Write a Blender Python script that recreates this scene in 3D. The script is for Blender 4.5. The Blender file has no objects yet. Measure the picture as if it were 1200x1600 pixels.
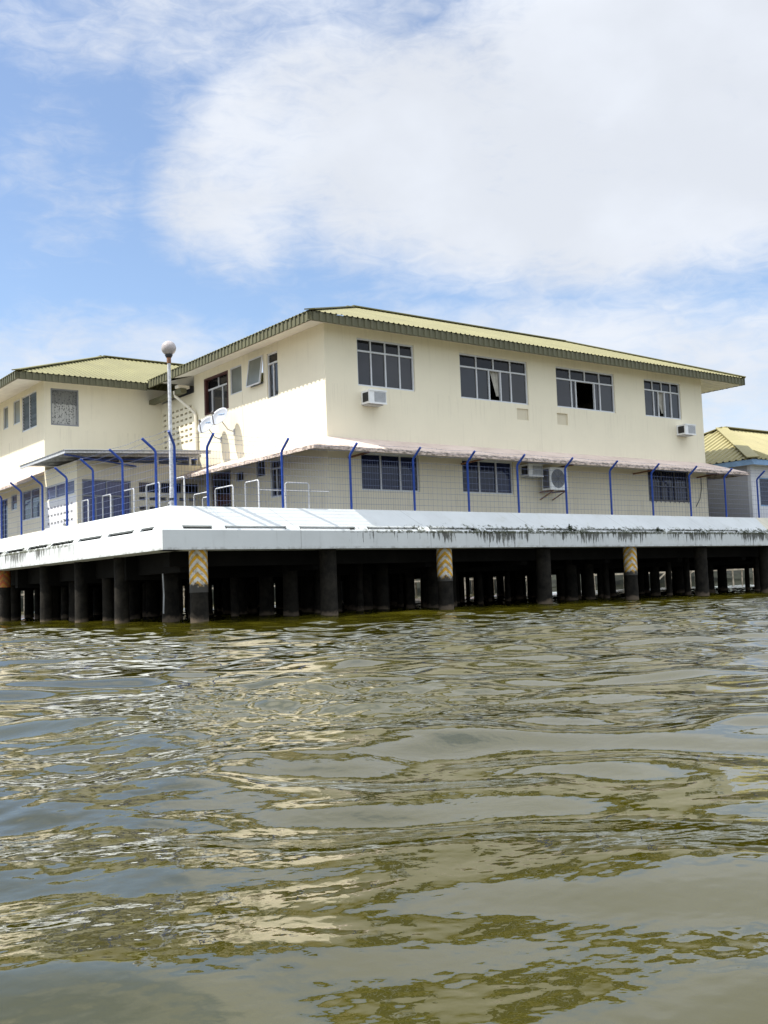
import bpy, math, random
import numpy as np
from mathutils import Vector, Matrix

random.seed(7)
SC = bpy.context.scene
COL = SC.collection
R = math.radians

# ------------------------------------------------------------------ camera
CAM = Vector((-16.319, -24.195, 0.622))
cd = bpy.data.cameras.new('camera'); cam = bpy.data.objects.new('camera', cd); COL.objects.link(cam)
yaw, pit, rol = R(37.01), R(4.25), R(-2.10)
f_ = Vector((math.sin(yaw)*math.cos(pit), math.cos(yaw)*math.cos(pit), math.sin(pit)))
r0 = Vector((math.cos(yaw), -math.sin(yaw), 0)); u0 = r0.cross(f_)
r_ = math.cos(rol)*r0 + math.sin(rol)*u0; u_ = -math.sin(rol)*r0 + math.cos(rol)*u0
m = Matrix((r_, u_, -f_)).transposed().to_4x4(); m.translation = CAM
cam.matrix_world = m
cd.sensor_fit = 'HORIZONTAL'; cd.sensor_width = 36.0; cd.lens = 36.0*1617/1200
cd.clip_start = 0.05; cd.clip_end = 6000
SC.camera = cam

# ------------------------------------------------------------------ exposure, sun, sky
SC.view_settings.view_transform = 'Standard'; SC.view_settings.look = 'None'
SC.view_settings.exposure = 0.47; SC.view_settings.gamma = 1.0
SUN_EL = R(54.5); SUN_AZ = math.atan2(-0.876, 0.482)
sd = bpy.data.lights.new('sun', 'SUN'); sd.energy = 4.8; sd.angle = R(0.53); sd.color = (1.0, 0.95, 0.87)
so = bpy.data.objects.new('sun', sd); COL.objects.link(so)
tr = Vector((-math.sin(SUN_AZ)*math.cos(SUN_EL), -math.cos(SUN_AZ)*math.cos(SUN_EL), -math.sin(SUN_EL)))
so.rotation_euler = tr.to_track_quat('-Z', 'Y').to_euler(); so.location = (-30, 10, 60)


class G:
    """tiny node-graph helper"""
    def __init__(s, nt): s.nt = nt
    def node(s, t, ins=None, **kw):
        n = s.nt.nodes.new(t)
        for k, v in kw.items(): setattr(n, k, v)
        for k, v in (ins or {}).items(): s.put(n.inputs[k], v)
        return n
    def put(s, sock, v):
        if hasattr(v, 'is_output') or isinstance(v, bpy.types.NodeSocket): s.nt.links.new(v, sock)
        else:
            if isinstance(v, (tuple, list)) and len(v) == 3 and sock.type == 'RGBA': v = tuple(v)+(1,)
            sock.default_value = v
    def m(s, op, a, b=0.0, c=None, clamp=False):
        n = s.node('ShaderNodeMath', operation=op, use_clamp=clamp)
        s.put(n.inputs[0], a); s.put(n.inputs[1], b)
        if c is not None: s.put(n.inputs[2], c)
        return n.outputs[0]
    def ss(s, x, a, b, lo=0.0, hi=1.0):
        n = s.node('ShaderNodeMapRange', interpolation_type='SMOOTHSTEP')
        for i, v in enumerate((x, a, b, lo, hi)): s.put(n.inputs[i], v)
        return n.outputs[0]
    def mix(s, f, a, b, mode='MIX'):
        n = s.node('ShaderNodeMix', data_type='RGBA', blend_type=mode)
        s.put(n.inputs[0], f); s.put(n.inputs[6], a); s.put(n.inputs[7], b)
        return n.outputs[2]
    def noise(s, vec, scale, detail=3.0, rough=0.55, dist=0.0):
        n = s.node('ShaderNodeTexNoise')
        s.put(n.inputs['Vector'], vec); s.put(n.inputs['Scale'], scale); s.put(n.inputs['Detail'], detail)
        s.put(n.inputs['Roughness'], rough); s.put(n.inputs['Distortion'], dist)
        return n.outputs[0]
    def vmul(s, v, k):
        n = s.node('ShaderNodeVectorMath', operation='MULTIPLY'); s.put(n.inputs[0], v); n.inputs[1].default_value = k
        return n.outputs[0]
    def pos(s): return s.node('ShaderNodeNewGeometry').outputs['Position']
    def sep(s, v):
        n = s.node('ShaderNodeSeparateXYZ'); s.put(n.inputs[0], v); return n.outputs
    def comb(s, x, y, z):
        n = s.node('ShaderNodeCombineXYZ')
        for i, v in enumerate((x, y, z)): s.put(n.inputs[i], v)
        return n.outputs[0]


W = bpy.data.worlds.new('World'); SC.world = W; W.use_nodes = True
nt = W.node_tree; nt.nodes.clear(); g = G(nt)
SKY = 0.14
sky = g.node('ShaderNodeTexSky', sky_type='NISHITA', sun_disc=False, sun_elevation=SUN_EL, sun_rotation=SUN_AZ,
             altitude=0, air_density=1.0, dust_density=0.6, ozone_density=3.2)
tc = g.node('ShaderNodeTexCoord').outputs['Generated']
dx, dy, dz = g.sep(tc)
az = g.m('MULTIPLY', g.m('ARCTAN2', dx, dy), 180/math.pi)
el = g.m('MULTIPLY', g.m('ARCSINE', dz), 180/math.pi)
def blob(ca, ce, ra, re, h, tilt=0.0):
    a = g.m('SUBTRACT', az, ca); e = g.m('SUBTRACT', el, ce)
    c, s_ = math.cos(R(tilt)), math.sin(R(tilt))
    a2 = g.m('ADD', g.m('MULTIPLY', a, c/ra), g.m('MULTIPLY', e, s_/ra))
    e2 = g.m('ADD', g.m('MULTIPLY', e, c/re), g.m('MULTIPLY', a, -s_/re))
    d2 = g.m('ADD', g.m('MULTIPLY', a2, a2), g.m('MULTIPLY', e2, e2))
    return g.ss(g.m('SQRT', d2), 0.45, 1.25, h, 0.0)
lay = g.m('DIVIDE', 1.0, g.m('ADD', g.m('MAXIMUM', dz, 0.0), 0.10))
cv = g.comb(g.m('MULTIPLY', dx, lay), g.m('MULTIPLY', dy, lay), 0.0)
ang = g.comb(g.m('MULTIPLY', az, 0.09), g.m('MULTIPLY', el, 0.13), g.m('MULTIPLY', dz, 0.3))
n1 = g.noise(ang, 2.1, 7.0, 0.60, 0.35)
n2 = g.noise(g.vmul(ang, (1.0, 1.9, 1.0)), 5.0, 7.0, 0.62, 0.8)
shape = g.m('MAXIMUM', blob(46.5, 22.2, 22.5, 7.6, 1.08, -7), blob(57, 26, 20, 10, 1.1))
shape = g.m('MAXIMUM', shape, blob(32.5, 24.0, 10.5, 6.5, 0.84, 35))
shape = g.m('MAXIMUM', shape, blob(31, 29.8, 18, 3.8, 0.56, 4))
shape = g.m('MAXIMUM', shape, blob(46, 9.0, 30, 8.0, 0.80))
shape = g.m('MAXIMUM', shape, blob(20.5, 21.5, 5, 5.0, 0.34))
shape = g.m('MAXIMUM', shape, blob(24, 11.0, 15, 5.2, 0.66))
shape = g.m('MAXIMUM', shape, blob(31, 46, 40, 16, 0.8))
# the rest of the sky (behind and beside the viewer): broad broken cloud
rest = g.m('MAXIMUM', g.ss(az, 66, 95, 0.0, 0.72), g.ss(az, -8, -40, 0.0, 0.72))
shape = g.m('MAXIMUM', shape, rest)
dens = g.m('ADD', shape, g.m('ADD', g.m('MULTIPLY', g.m('SUBTRACT', n1, 0.5), 0.85), g.m('MULTIPLY', g.m('SUBTRACT', n2, 0.5), 0.66)))
cover = g.ss(dens, 0.14, 1.02, 0.08, 0.93)
shade = g.ss(g.noise(ang, 1.3, 4.0, 0.5), 0.35, 0.7, 0.93, 1.03)
CB = 0.665/SKY
ccol = g.mix(1.0, (CB*0.94, CB*0.98, CB*1.05), g.comb(shade, shade, shade), 'MULTIPLY')
behind = g.m('MAXIMUM', g.ss(az, 75, 120, 1.0, 1.35), g.ss(az, -15, -60, 1.0, 1.35))
ccol = g.mix(1.0, ccol, g.comb(behind, behind, behind), 'MULTIPLY')
high = g.ss(el, 27, 56, 1.0, 2.6)            # added brightness in the cloud above the view, lifts water reflections
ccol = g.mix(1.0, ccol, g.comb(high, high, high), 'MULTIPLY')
skyc = g.mix(1.0, sky.outputs[0], (1.0, 1.0, 1.0), 'MULTIPLY')
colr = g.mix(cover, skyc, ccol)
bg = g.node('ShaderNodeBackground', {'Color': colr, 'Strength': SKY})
g.node('ShaderNodeOutputWorld', {'Surface': bg.outputs[0]})


# ------------------------------------------------------------------ materials
def new_mat(name):
    mt = bpy.data.materials.new(name); mt.use_nodes = True
    n = mt.node_tree; n.nodes.clear(); g = G(n)
    b = g.node('ShaderNodeBsdfPrincipled'); g.node('ShaderNodeOutputMaterial', {'Surface': b.outputs[0]})
    return mt, g, b

def bump(g, b, h, strength=0.3, dist=0.01):
    n = g.node('ShaderNodeBump', {'Height': h, 'Strength': strength, 'Distance': dist})
    g.put(b.inputs['Normal'], n.outputs[0])

def simple(name, col, rough=0.6, metal=0.0, var=0.12, scale=4.0, spec=0.4):
    mt, g, b = new_mat(name); p = g.pos()
    n = g.noise(p, scale, 5.0, 0.6)
    lo = tuple(c*(1-var) for c in col); hi = tuple(min(1, c*(1+var)) for c in col)
    g.put(b.inputs['Base Color'], g.mix(g.ss(n, 0.3, 0.7), lo, hi))
    b.inputs['Roughness'].default_value = rough; b.inputs['Metallic'].default_value = metal
    b.inputs['Specular IOR Level'].default_value = spec
    return mt

def plaster(name, col, dirt=(0.33, 0.28, 0.2), amount=0.5):
    mt, g, b = new_mat(name); p = g.pos()
    big = g.noise(p, 0.55, 5.0, 0.6)
    streak = g.noise(g.vmul(p, (5.0, 5.0, 0.28)), 1.0, 4.0, 0.6)
    c = g.mix(g.ss(big, 0.3, 0.75, 0.0, 0.5), col, tuple(x*0.90 for x in col))
    c = g.mix(g.m('MULTIPLY', g.ss(streak, 0.56, 0.85), amount*0.5), c, dirt)
    z = g.sep(p)[2]
    fine = g.noise(g.vmul(p, (9.0, 9.0, 0.45)), 1.0, 5.0, 0.7)
    sill = g.m('MAXIMUM', g.m('MULTIPLY', g.ss(z, 5.5, 6.5), g.m('LESS_THAN', z, 6.56)), g.m('MULTIPLY', g.ss(z, 2.5, 3.45), g.m('LESS_THAN', z, 3.5)))
    eave = g.ss(z, 7.3, 8.3)
    wet = g.m('ADD', g.m('MULTIPLY', sill, 0.34), g.m('ADD', g.m('MULTIPLY', eave, 0.22), g.m('MULTIPLY', g.ss(z, 5.6, 5.0), 0.16)))
    c = g.mix(g.m('MULTIPLY', g.ss(fine, 0.50, 0.78), wet), c, dirt)
    cloudy = g.noise(p, 1.7, 6.0, 0.7)
    c = g.mix(g.ss(cloudy, 0.5, 0.8, 0.0, 0.22), c, tuple(x*0.78 for x in col))
    spk = g.noise(p, 38.0, 2.0, 0.5)
    c = g.mix(g.ss(spk, 0.70, 0.8, 0.0, 0.10), c, dirt)
    g.put(b.inputs['Base Color'], c); b.inputs['Roughness'].default_value = 0.85
    b.inputs['Specular IOR Level'].default_value = 0.2
    bump(g, b, g.noise(p, 26.0, 4.0, 0.6), 0.25, 0.01)
    return mt

M = {}
M['cream'] = plaster('cream_plaster', (0.83, 0.77, 0.595))
M['cream_trim'] = plaster('cream_trim', (0.74, 0.69, 0.56))
M['soffit'] = simple('soffit_board', (0.72, 0.70, 0.62), 0.8, var=0.06)
M['shaded_wall'] = plaster('shaded_wall', (0.44, 0.44, 0.45))  # pale house's end wall: its shade is put into a darker colour
M['pale_wall'] = plaster('pale_blue_wall', (0.68, 0.685, 0.70))
M['white_block'] = plaster('white_block', (0.80, 0.80, 0.80))
def roof_mat(name, col):
    mt, g, b = new_mat(name); p = g.pos()
    n = g.noise(p, 0.8, 5, 0.6); n2 = g.noise(g.vmul(p, (6, 1.2, 1.2)), 1.4, 4, 0.6)
    c = g.mix(g.ss(n, 0.3, 0.7), tuple(x*0.88 for x in col), tuple(x*1.08 for x in col))
    c = g.mix(g.ss(n2, 0.58, 0.8, 0, 0.35), c, (0.12, 0.11, 0.07))
    x, y, z = g.sep(p)
    sheet = g.node('ShaderNodeTexWhiteNoise', {'Vector': g.comb(g.m('FLOOR', g.m('MULTIPLY', x, 1.15)), g.m('FLOOR', g.m('MULTIPLY', y, 1.15)), 0.0)}, noise_dimensions='2D').outputs[0]
    c = g.mix(g.m('MULTIPLY', sheet, 0.22), c, tuple(q*0.68 for q in col))
    c = g.mix(g.ss(g.noise(p, 2.3, 6, 0.75), 0.60, 0.78, 0, 0.5), c, (0.13, 0.10, 0.06))
    g.put(b.inputs['Base Color'], c); b.inputs['Roughness'].default_value = 0.55
    b.inputs['Specular IOR Level'].default_value = 0.3
    return mt
M['roof'] = roof_mat('olive_roof_sheet', (0.21, 0.198, 0.086))
M['roof2'] = roof_mat('yellow_roof_sheet', (0.33, 0.295, 0.14))
M['fascia'] = roof_mat('olive_fascia_sheet', (0.13, 0.126, 0.072))
M['dark_sheet'] = simple('dark_sheet_underside', (0.035, 0.036, 0.036), 0.7)
M['zinc'] = simple('grey_zinc_sheet', (0.36, 0.37, 0.37), 0.45, 0.3, 0.2, 2.0)
M['white_frame'] = simple('white_aluminium', (0.62, 0.64, 0.66), 0.4, 0.0, 0.05)
M['white_paint'] = simple('white_paint', (0.78, 0.79, 0.78), 0.5, 0.0, 0.06)
M['hoop_paint'] = simple('dull_white_paint', (0.56, 0.57, 0.57), 0.5, 0, 0.15, 20)
M['dish'] = simple('grey_white_dish', (0.33, 0.355, 0.40), 0.5, 0, 0.06)
M['dark_red'] = simple('dark_red_timber', (0.065, 0.022, 0.02), 0.6, var=0.25)
M['blue'] = simple('blue_paint', (0.015, 0.058, 0.30), 0.45, 0.0, 0.15, 9.0)
M['blue_trim'] = simple('blue_trim_paint', (0.20, 0.33, 0.50), 0.6)
M['wire'] = simple('blue_grey_wire', (0.13, 0.16, 0.28), 0.5, 0.0, 0.1)
M['galv'] = simple('galvanised_steel', (0.50, 0.51, 0.52), 0.5, 0.2, 0.25, 14.0)
M['black'] = simple('black_plastic', (0.02, 0.02, 0.022), 0.5)
M['dark_grey'] = simple('dark_grey_metal', (0.10, 0.10, 0.11), 0.5)
M['grey_metal'] = simple('grey_grille', (0.24, 0.25, 0.26), 0.5)
M['rust'] = simple('rusty_steel', (0.22, 0.11, 0.06), 0.8, 0, 0.4, 12)
M['leaf'] = simple('green_leaf', (0.07, 0.13, 0.03), 0.5, 0, 0.5, 30)
M['moss'] = simple('dark_moss', (0.035, 0.05, 0.014), 0.9, 0, 0.5, 30)
M['timber'] = simple('weathered_timber', (0.46, 0.39, 0.29), 0.85, 0, 0.45, 3)
M['plank'] = simple('plank_wall', (0.34, 0.33, 0.30), 0.85, 0, 0.4, 1.2)
M['rust_roof'] = simple('rusty_tin_roof', (0.30, 0.17, 0.12), 0.8, 0, 0.4, 0.8)
M['globe'] = None
M['patch'] = plaster('painted_patch_panel', (0.66, 0.60, 0.45))

def glass_dark(name, col, rough=0.06, spec=0.45):
    mt, g, b = new_mat(name); p = g.pos()
    n = g.noise(p, 1.2, 3, 0.5)
    g.put(b.inputs['Base Color'], g.mix(g.m('ADD', g.m('MULTIPLY', g.ss(n, 0.3, 0.7), 0.35), g.m('MULTIPLY', g.node('ShaderNodeNewGeometry').outputs['Random Per Island'], 0.65)), tuple(x*0.5 for x in col), tuple(x*1.45 for x in col)))
    b.inputs['Roughness'].default_value = rough; b.inputs['IOR'].default_value = 1.5
    b.inputs['Specular IOR Level'].default_value = spec
    bump(g, b, g.noise(p, 0.9, 2, 0.5), 0.08, 0.02)
    return mt
M['glass'] = glass_dark('tinted_glass', (0.030, 0.031, 0.035))
M['glass_top'] = glass_dark('dark_transom_glass', (0.010, 0.010, 0.011), spec=0.28)
M['glass_blue'] = glass_dark('blue_tinted_glass', (0.006, 0.012, 0.045), spec=0.32)
M['blue_screen'] = glass_dark('blue_window_screen', (0.05, 0.06, 0.15), 0.25)
M['glass_frost'] = glass_dark('frosted_green_glass', (0.17, 0.185, 0.16), 0.3)
M['louvre'] = glass_dark('louvre_glass', (0.09, 0.10, 0.11), 0.15)
mt, g, b = new_mat('globe_acrylic'); M['globe'] = mt
b.inputs['Base Color'].default_value = (0.42, 0.38, 0.37, 1); b.inputs['Roughness'].default_value = 0.18
b.inputs['Subsurface Weight'].default_value = 0.3; b.inputs['Subsurface Radius'].default_value = (0.05, 0.04, 0.04)
mt, g, b = new_mat('lace_curtain'); M['lace'] = mt
p = g.pos(); v = g.node('ShaderNodeTexVoronoi', {'Vector': g.vmul(p, (1, 1, 0.8)), 'Scale': 17.0}).outputs[0]
wv = g.noise(g.vmul(p, (14, 14, 0.4)), 1.0, 2, 0.5)
top = g.ss(g.sep(p)[2], 7.42, 7.47, 1.0, 0.35)
g.put(b.inputs['Base Color'], g.mix(g.m('MULTIPLY', g.m('MULTIPLY', g.ss(v, 0.12, 0.5), g.ss(wv, 0.25, 0.6, 0.55, 1)), top), (0.07, 0.075, 0.075), (0.46, 0.46, 0.43)))
b.inputs['Roughness'].default_value = 0.9
M['curtain'] = simple('pale_curtain', (0.5, 0.48, 0.42), 0.9, 0, 0.15, 6)

# awning slab: pinkish screed with grime along its outer edge
def awning_mat():
    mt, g, b = new_mat('pink_awning_slab'); p = g.pos(); z = g.sep(p)[2]
    n = g.noise(p, 1.1, 5, 0.65); n2 = g.noise(g.vmul(p, (4, 4, 9)), 1.6, 4, 0.65)
    c = g.mix(g.ss(n, 0.3, 0.7), (0.56, 0.45, 0.38), (0.70, 0.58, 0.50))
    edge = g.m('MULTIPLY', g.ss(z, 4.68, 4.56), g.ss(n2, 0.42, 0.62))
    c = g.mix(g.m('MULTIPLY', edge, 0.85), c, (0.11, 0.09, 0.065))
    g.put(b.inputs['Base Color'], c); b.inputs['Roughness'].default_value = 0.9
    bump(g, b, n2, 0.3, 0.02); return mt
M['awning'] = awning_mat()

# white painted concrete of the parapet: black runs under the slots, moss along the crease, heavier to the right
def parapet_mat(name, base, heavy=0.0):
    mt, g, b = new_mat(name); p = g.pos(); x, y, z = g.sep(p)
    n = g.noise(p, 0.7, 5, 0.6)
    c = g.mix(g.ss(n, 0.3, 0.7), base, tuple(q*0.9 for q in base))
    along = g.m('ADD', x, y)
    run = g.noise(g.comb(g.m('MULTIPLY', along, 11.0), g.m('MULTIPLY', z, 1.1), 0.0), 1.0, 4, 0.7)
    patch = g.noise(g.comb(g.m('MULTIPLY', along, 0.55), 3.0, 0.0), 1.0, 3, 0.6)
    wfront = g.ss(x, -3.5, 5.0, 0.18, 1.15)
    wleft = g.m('MULTIPLY', g.ss(y, 1.5, 7.0, 0.0, 1.25), g.m('LESS_THAN', x, -5.5))
    wgt = g.m('ADD', g.m('MAXIMUM', wfront, wleft), heavy, clamp=True)
    below = g.m('MULTIPLY', g.ss(z, 1.70, 2.16, 0.42, 1.0), g.m('LESS_THAN', z, 2.18))
    thr = g.m('SUBTRACT', 0.74, g.m('MULTIPLY', g.m('MULTIPLY', wgt, below), g.ss(patch, 0.3, 0.65, 0.10, 0.37)))
    black = g.m('MULTIPLY', g.ss(g.m('SUBTRACT', run, thr), -0.02, 0.05), g.m('LESS_THAN', z, 2.20))
    c = g.mix(g.m('MULTIPLY', black, 0.9), c, (0.05, 0.05, 0.04))
    # moss creeping up the slope
    ns = g.noise(p, 7.0, 6, 0.72)
    hgt = g.ss(z, 2.16, 2.66)
    mthr = g.m('ADD', 0.545, g.m('SUBTRACT', g.m('MULTIPLY', hgt, 0.36), g.m('MULTIPLY', wgt, 0.12)))
    moss = g.m('MULTIPLY', g.m('MULTIPLY', g.ss(g.m('SUBTRACT', ns, mthr), 0.0, 0.07), g.m('GREATER_THAN', z, 2.12)), g.ss(wgt, 0.25, 0.7))
    c = g.mix(g.m('MULTIPLY', moss, 0.85), c, (0.06, 0.065, 0.035))
    c = g.mix(g.m('MULTIPLY', g.ss(g.noise(p, 2.6, 5, 0.65), 0.52, 0.72), g.m('MULTIPLY', wgt, 0.35)), c, (0.42, 0.43, 0.36))
    joint = g.m('LESS_THAN', g.m('FRACT', g.m('MULTIPLY', along, 0.235)), 0.0045)
    c = g.mix(g.m('MULTIPLY', joint, 0.55), c, (0.18, 0.18, 0.17))
    faint = g.noise(g.comb(g.m('MULTIPLY', along, 5.0), g.m('MULTIPLY', z, 0.7), 2.0), 1.0, 5, 0.7)
    c = g.mix(g.m('MULTIPLY', g.ss(faint, 0.52, 0.8), 0.28), c, (0.22, 0.23, 0.21))
    edge = g.m('MULTIPLY', g.ss(z, 1.80, 1.72), g.ss(g.noise(p, 5.0, 4, 0.7), 0.4, 0.7))
    c = g.mix(g.m('MULTIPLY', edge, 0.6), c, (0.12, 0.11, 0.09))
    g.put(b.inputs['Base Color'], c); b.inputs['Roughness'].default_value = 0.8
    b.inputs['Specular IOR Level'].default_value = 0.25
    bump(g, b, g.noise(p, 16, 5, 0.65), 0.3, 0.012)
    return mt
M['parapet'] = parapet_mat('white_parapet_concrete', (0.60, 0.625, 0.615))
M['parapet2'] = parapet_mat('stained_parapet_concrete', (0.62, 0.58, 0.46), 0.5)
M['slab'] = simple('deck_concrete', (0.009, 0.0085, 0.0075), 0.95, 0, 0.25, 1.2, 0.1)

def pillar_mat():
    mt, g, b = new_mat('wet_pillar_concrete'); p = g.pos(); z = g.sep(p)[2]
    n = g.noise(p, 3.0, 6, 0.7); n2 = g.noise(p, 14, 4, 0.7)
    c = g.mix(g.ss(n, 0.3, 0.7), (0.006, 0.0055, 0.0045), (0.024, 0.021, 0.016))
    c = g.mix(g.ss(g.m('ADD', z, g.m('MULTIPLY', n, 0.45)), 0.24, 0.36), (0.11, 0.085, 0.06), c)  # tide band at the foot, with a sunlit tone painted in
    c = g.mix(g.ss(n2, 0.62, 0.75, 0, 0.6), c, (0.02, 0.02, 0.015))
    g.put(b.inputs['Base Color'], c); b.inputs['Roughness'].default_value = 0.8; b.inputs['Specular IOR Level'].default_value = 0.12
    bump(g, b, n2, 0.6, 0.02); return mt
M['pillar'] = pillar_mat()
def chevron_mat(name, ya, wh, cx, cy, ang, r):
    mt, g, b = new_mat(name); p = g.pos(); x, y, z = g.sep(p)
    th = g.m('ARCTAN2', g.m('SUBTRACT', y, cy), g.m('SUBTRACT', x, cx))
    d = g.m('MULTIPLY', g.m('ABSOLUTE', g.m('WRAP', g.m('SUBTRACT', th, ang), math.pi, -math.pi)), r)
    v = g.m('FRACT', g.m('MULTIPLY', g.m('ADD', z, g.m('MULTIPLY', d, 0.95)), 4.6))
    n = g.noise(p, 9, 5, 0.7)
    c = g.mix(g.ss(v, 0.48, 0.52), ya, wh)
    c = g.mix(g.ss(n, 0.42, 0.68, 0.0, 0.72), c, (0.15, 0.12, 0.08))
    low = g.ss(g.m('ADD', z, g.m('MULTIPLY', g.m('SUBTRACT', n, 0.5), 0.5)), 0.86, 0.96)
    c = g.mix(low, (0.035, 0.032, 0.026), c)
    g.put(b.inputs['Base Color'], c); b.inputs['Roughness'].default_value = 0.7
    bump(g, b, n, 0.3, 0.01); return mt

# muddy river water
mt, g, b = new_mat('river_water'); M['water'] = mt
p = g.pos()
n = g.noise(p, 0.35, 4, 0.6)
g.put(b.inputs['Base Color'], g.mix(g.ss(n, 0.3, 0.7), (0.036, 0.0325, 0.0022), (0.047, 0.043, 0.004)))
b.inputs['Roughness'].default_value = 0.02; b.inputs['IOR'].default_value = 1.72
b.inputs['Specular IOR Level'].default_value = 0.5
w1 = g.noise(p, 5.0, 3.0, 0.55, 0.3); w2 = g.noise(p, 16.0, 3.0, 0.6)
gust = g.ss(g.noise(p, 0.16, 3.0, 0.55), 0.40, 0.62, 0.25, 1.0)
hh = g.m('MULTIPLY', gust, g.m('ADD', w1, g.m('MULTIPLY', w2, 0.22)))
bump(g, b, hh, 0.12, 0.03)


# ------------------------------------------------------------------ mesh helpers
OFF = {}
class MB:
    def __init__(s): s.v = []; s.f = []; s.smooth = []
    def add(s, vs, fs, smooth=False):
        o = len(s.v); s.v += [tuple(v) for v in vs]
        for f in fs: s.f.append(tuple(o+i for i in f)); s.smooth.append(smooth)
        return s
    def quad(s, a, b, c, d): return s.add([a, b, c, d], [(0, 1, 2, 3)])
    def tri(s, a, b, c): return s.add([a, b, c], [(0, 1, 2)])
    def box(s, x0, x1, y0, y1, z0, z1):
        v = [(x, y, z) for z in (z0, z1) for y in (y0, y1) for x in (x0, x1)]
        return s.add(v, [(0, 2, 3, 1), (4, 5, 7, 6), (0, 1, 5, 4), (2, 6, 7, 3), (0, 4, 6, 2), (1, 3, 7, 5)])
    def bar(s, p, q, w, h, up=(0, 0, 1)):
        p, q = Vector(p), Vector(q); d = (q-p).normalized(); up = Vector(up)
        if abs(d.dot(up)) > 0.98: up = Vector((1, 0, 0))
        a = d.cross(up).normalized()*w/2; c = a.cross(d).normalized()*h/2
        v = [e+sa*a+sc*c for e in (p, q) for sa, sc in ((-1, -1), (1, -1), (1, 1), (-1, 1))]
        return s.add(v, [(3, 2, 1, 0), (4, 5, 6, 7), (0, 1, 5, 4), (1, 2, 6, 5), (2, 3, 7, 6), (3, 0, 4, 7)])
    def tube(s, pts, r, n=8, caps=True):
        pts = [Vector(p) for p in pts]; rs = r if isinstance(r, (list, tuple)) else [r]*len(pts)
        rings = []; prev = None
        for i, p in enumerate(pts):
            d = (pts[min(i+1, len(pts)-1)]-pts[max(i-1, 0)]).normalized()
            if prev is None: a = d.orthogonal().normalized()
            else: a = (prev - prev.dot(d)*d).normalized()
            prev = a; c = d.cross(a)
            rings.append([p+rs[i]*(math.cos(2*math.pi*k/n)*a+math.sin(2*math.pi*k/n)*c) for k in range(n)])
        v = [q for rg in rings for q in rg]; f = []
        for i in range(len(pts)-1):
            for k in range(n):
                f.append((i*n+k, i*n+(k+1) % n, (i+1)*n+(k+1) % n, (i+1)*n+k))
        s.add(v, f, True)
        if caps:
            s.add(rings[0][::-1], [tuple(range(n))]); s.add(rings[-1], [tuple(range(n))])
        return s
    def sphere(s, c, r, n=20, mrings=12):
        v = []; f = []
        for i in range(mrings+1):
            t = math.pi*i/mrings
            for k in range(n):
                a = 2*math.pi*k/n
                v.append((c[0]+r*math.sin(t)*math.cos(a), c[1]+r*math.sin(t)*math.sin(a), c[2]+r*math.cos(t)))
        for i in range(mrings):
            for k in range(n): f.append((i*n+k, (i+1)*n+k, (i+1)*n+(k+1) % n, i*n+(k+1) % n))
        return s.add(v, f, True)
    def wall(s, o, du, dv, nrm, U, V, holes=(), th=0.15):
        """flat wall with rectangular openings (u0,u1,v0,v1); nrm is the outward normal, thickness goes inward"""
        o, du, dv, nrm = Vector(o), Vector(du), Vector(dv), Vector(nrm)
        us = sorted(set([0, U]+[h[0] for h in holes]+[h[1] for h in holes])); us = [u for u in us if 0 <= u <= U]
        vs = sorted(set([0, V]+[h[2] for h in holes]+[h[3] for h in holes])); vs = [u for u in vs if 0 <= u <= V]
        P = lambda u, v, t: o+du*u+dv*v-nrm*t
        flip = du.cross(dv).dot(nrm) < 0
        def q(*a): s.quad(*(a[::-1] if flip else a))
        for i in range(len(us)-1):
            j = 0
            while j < len(vs)-1:
                uc = (us[i]+us[i+1])/2
                hit = lambda jj: any(h[0] < uc < h[1] and h[2] < (vs[jj]+vs[jj+1])/2 < h[3] for h in holes)
                if hit(j): j += 1; continue
                k = j
                while k+1 < len(vs)-1 and not hit(k+1): k += 1
                a, b, c, d = us[i], us[i+1], vs[j], vs[k+1]
                q(P(a, c, 0), P(b, c, 0), P(b, d, 0), P(a, d, 0))
                q(P(a, d, th), P(b, d, th), P(b, c, th), P(a, c, th))
                j = k+1
        for h in list(holes)+[None]:
            a, b, c, d = h if h else (0, U, 0, V)
            e = [(a, c), (b, c), (b, d), (a, d)]
            for i in range(4):
                (u1, v1), (u2, v2) = e[i], e[(i+1) % 4]
                A = (P(u1, v1, 0), P(u2, v2, 0), P(u2, v2, th), P(u1, v1, th))
                q(*(A if h else A[::-1]))
        return s
    def build(s, name, mat, parent=None, loc=None):
        me = bpy.data.meshes.new(name)
        off = OFF.get(parent.name, Vector((0, 0, 0))) if parent else Vector(loc or (0, 0, 0))
        me.from_pydata([tuple(Vector(v)-off) for v in s.v], [], s.f)
        me.polygons.foreach_set('use_smooth', s.smooth); me.update()
        ob = bpy.data.objects.new(name, me); COL.objects.link(ob)
        me.materials.append(M[mat] if isinstance(mat, str) else mat)
        if parent: ob.parent = parent
        else: ob.location = off
        OFF[ob.name] = off
        return ob

def tag(o, label, cat, group=None):
    o['label'] = label; o['category'] = cat
    if group: o['group'] = group
    return o
def thing(name, loc, label, cat, group=None):
    o = bpy.data.objects.new(name, None); COL.objects.link(o); o.location = loc; o.empty_display_size = 0.3
    OFF[o.name] = Vector(loc); return tag(o, label, cat, group)

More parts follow.
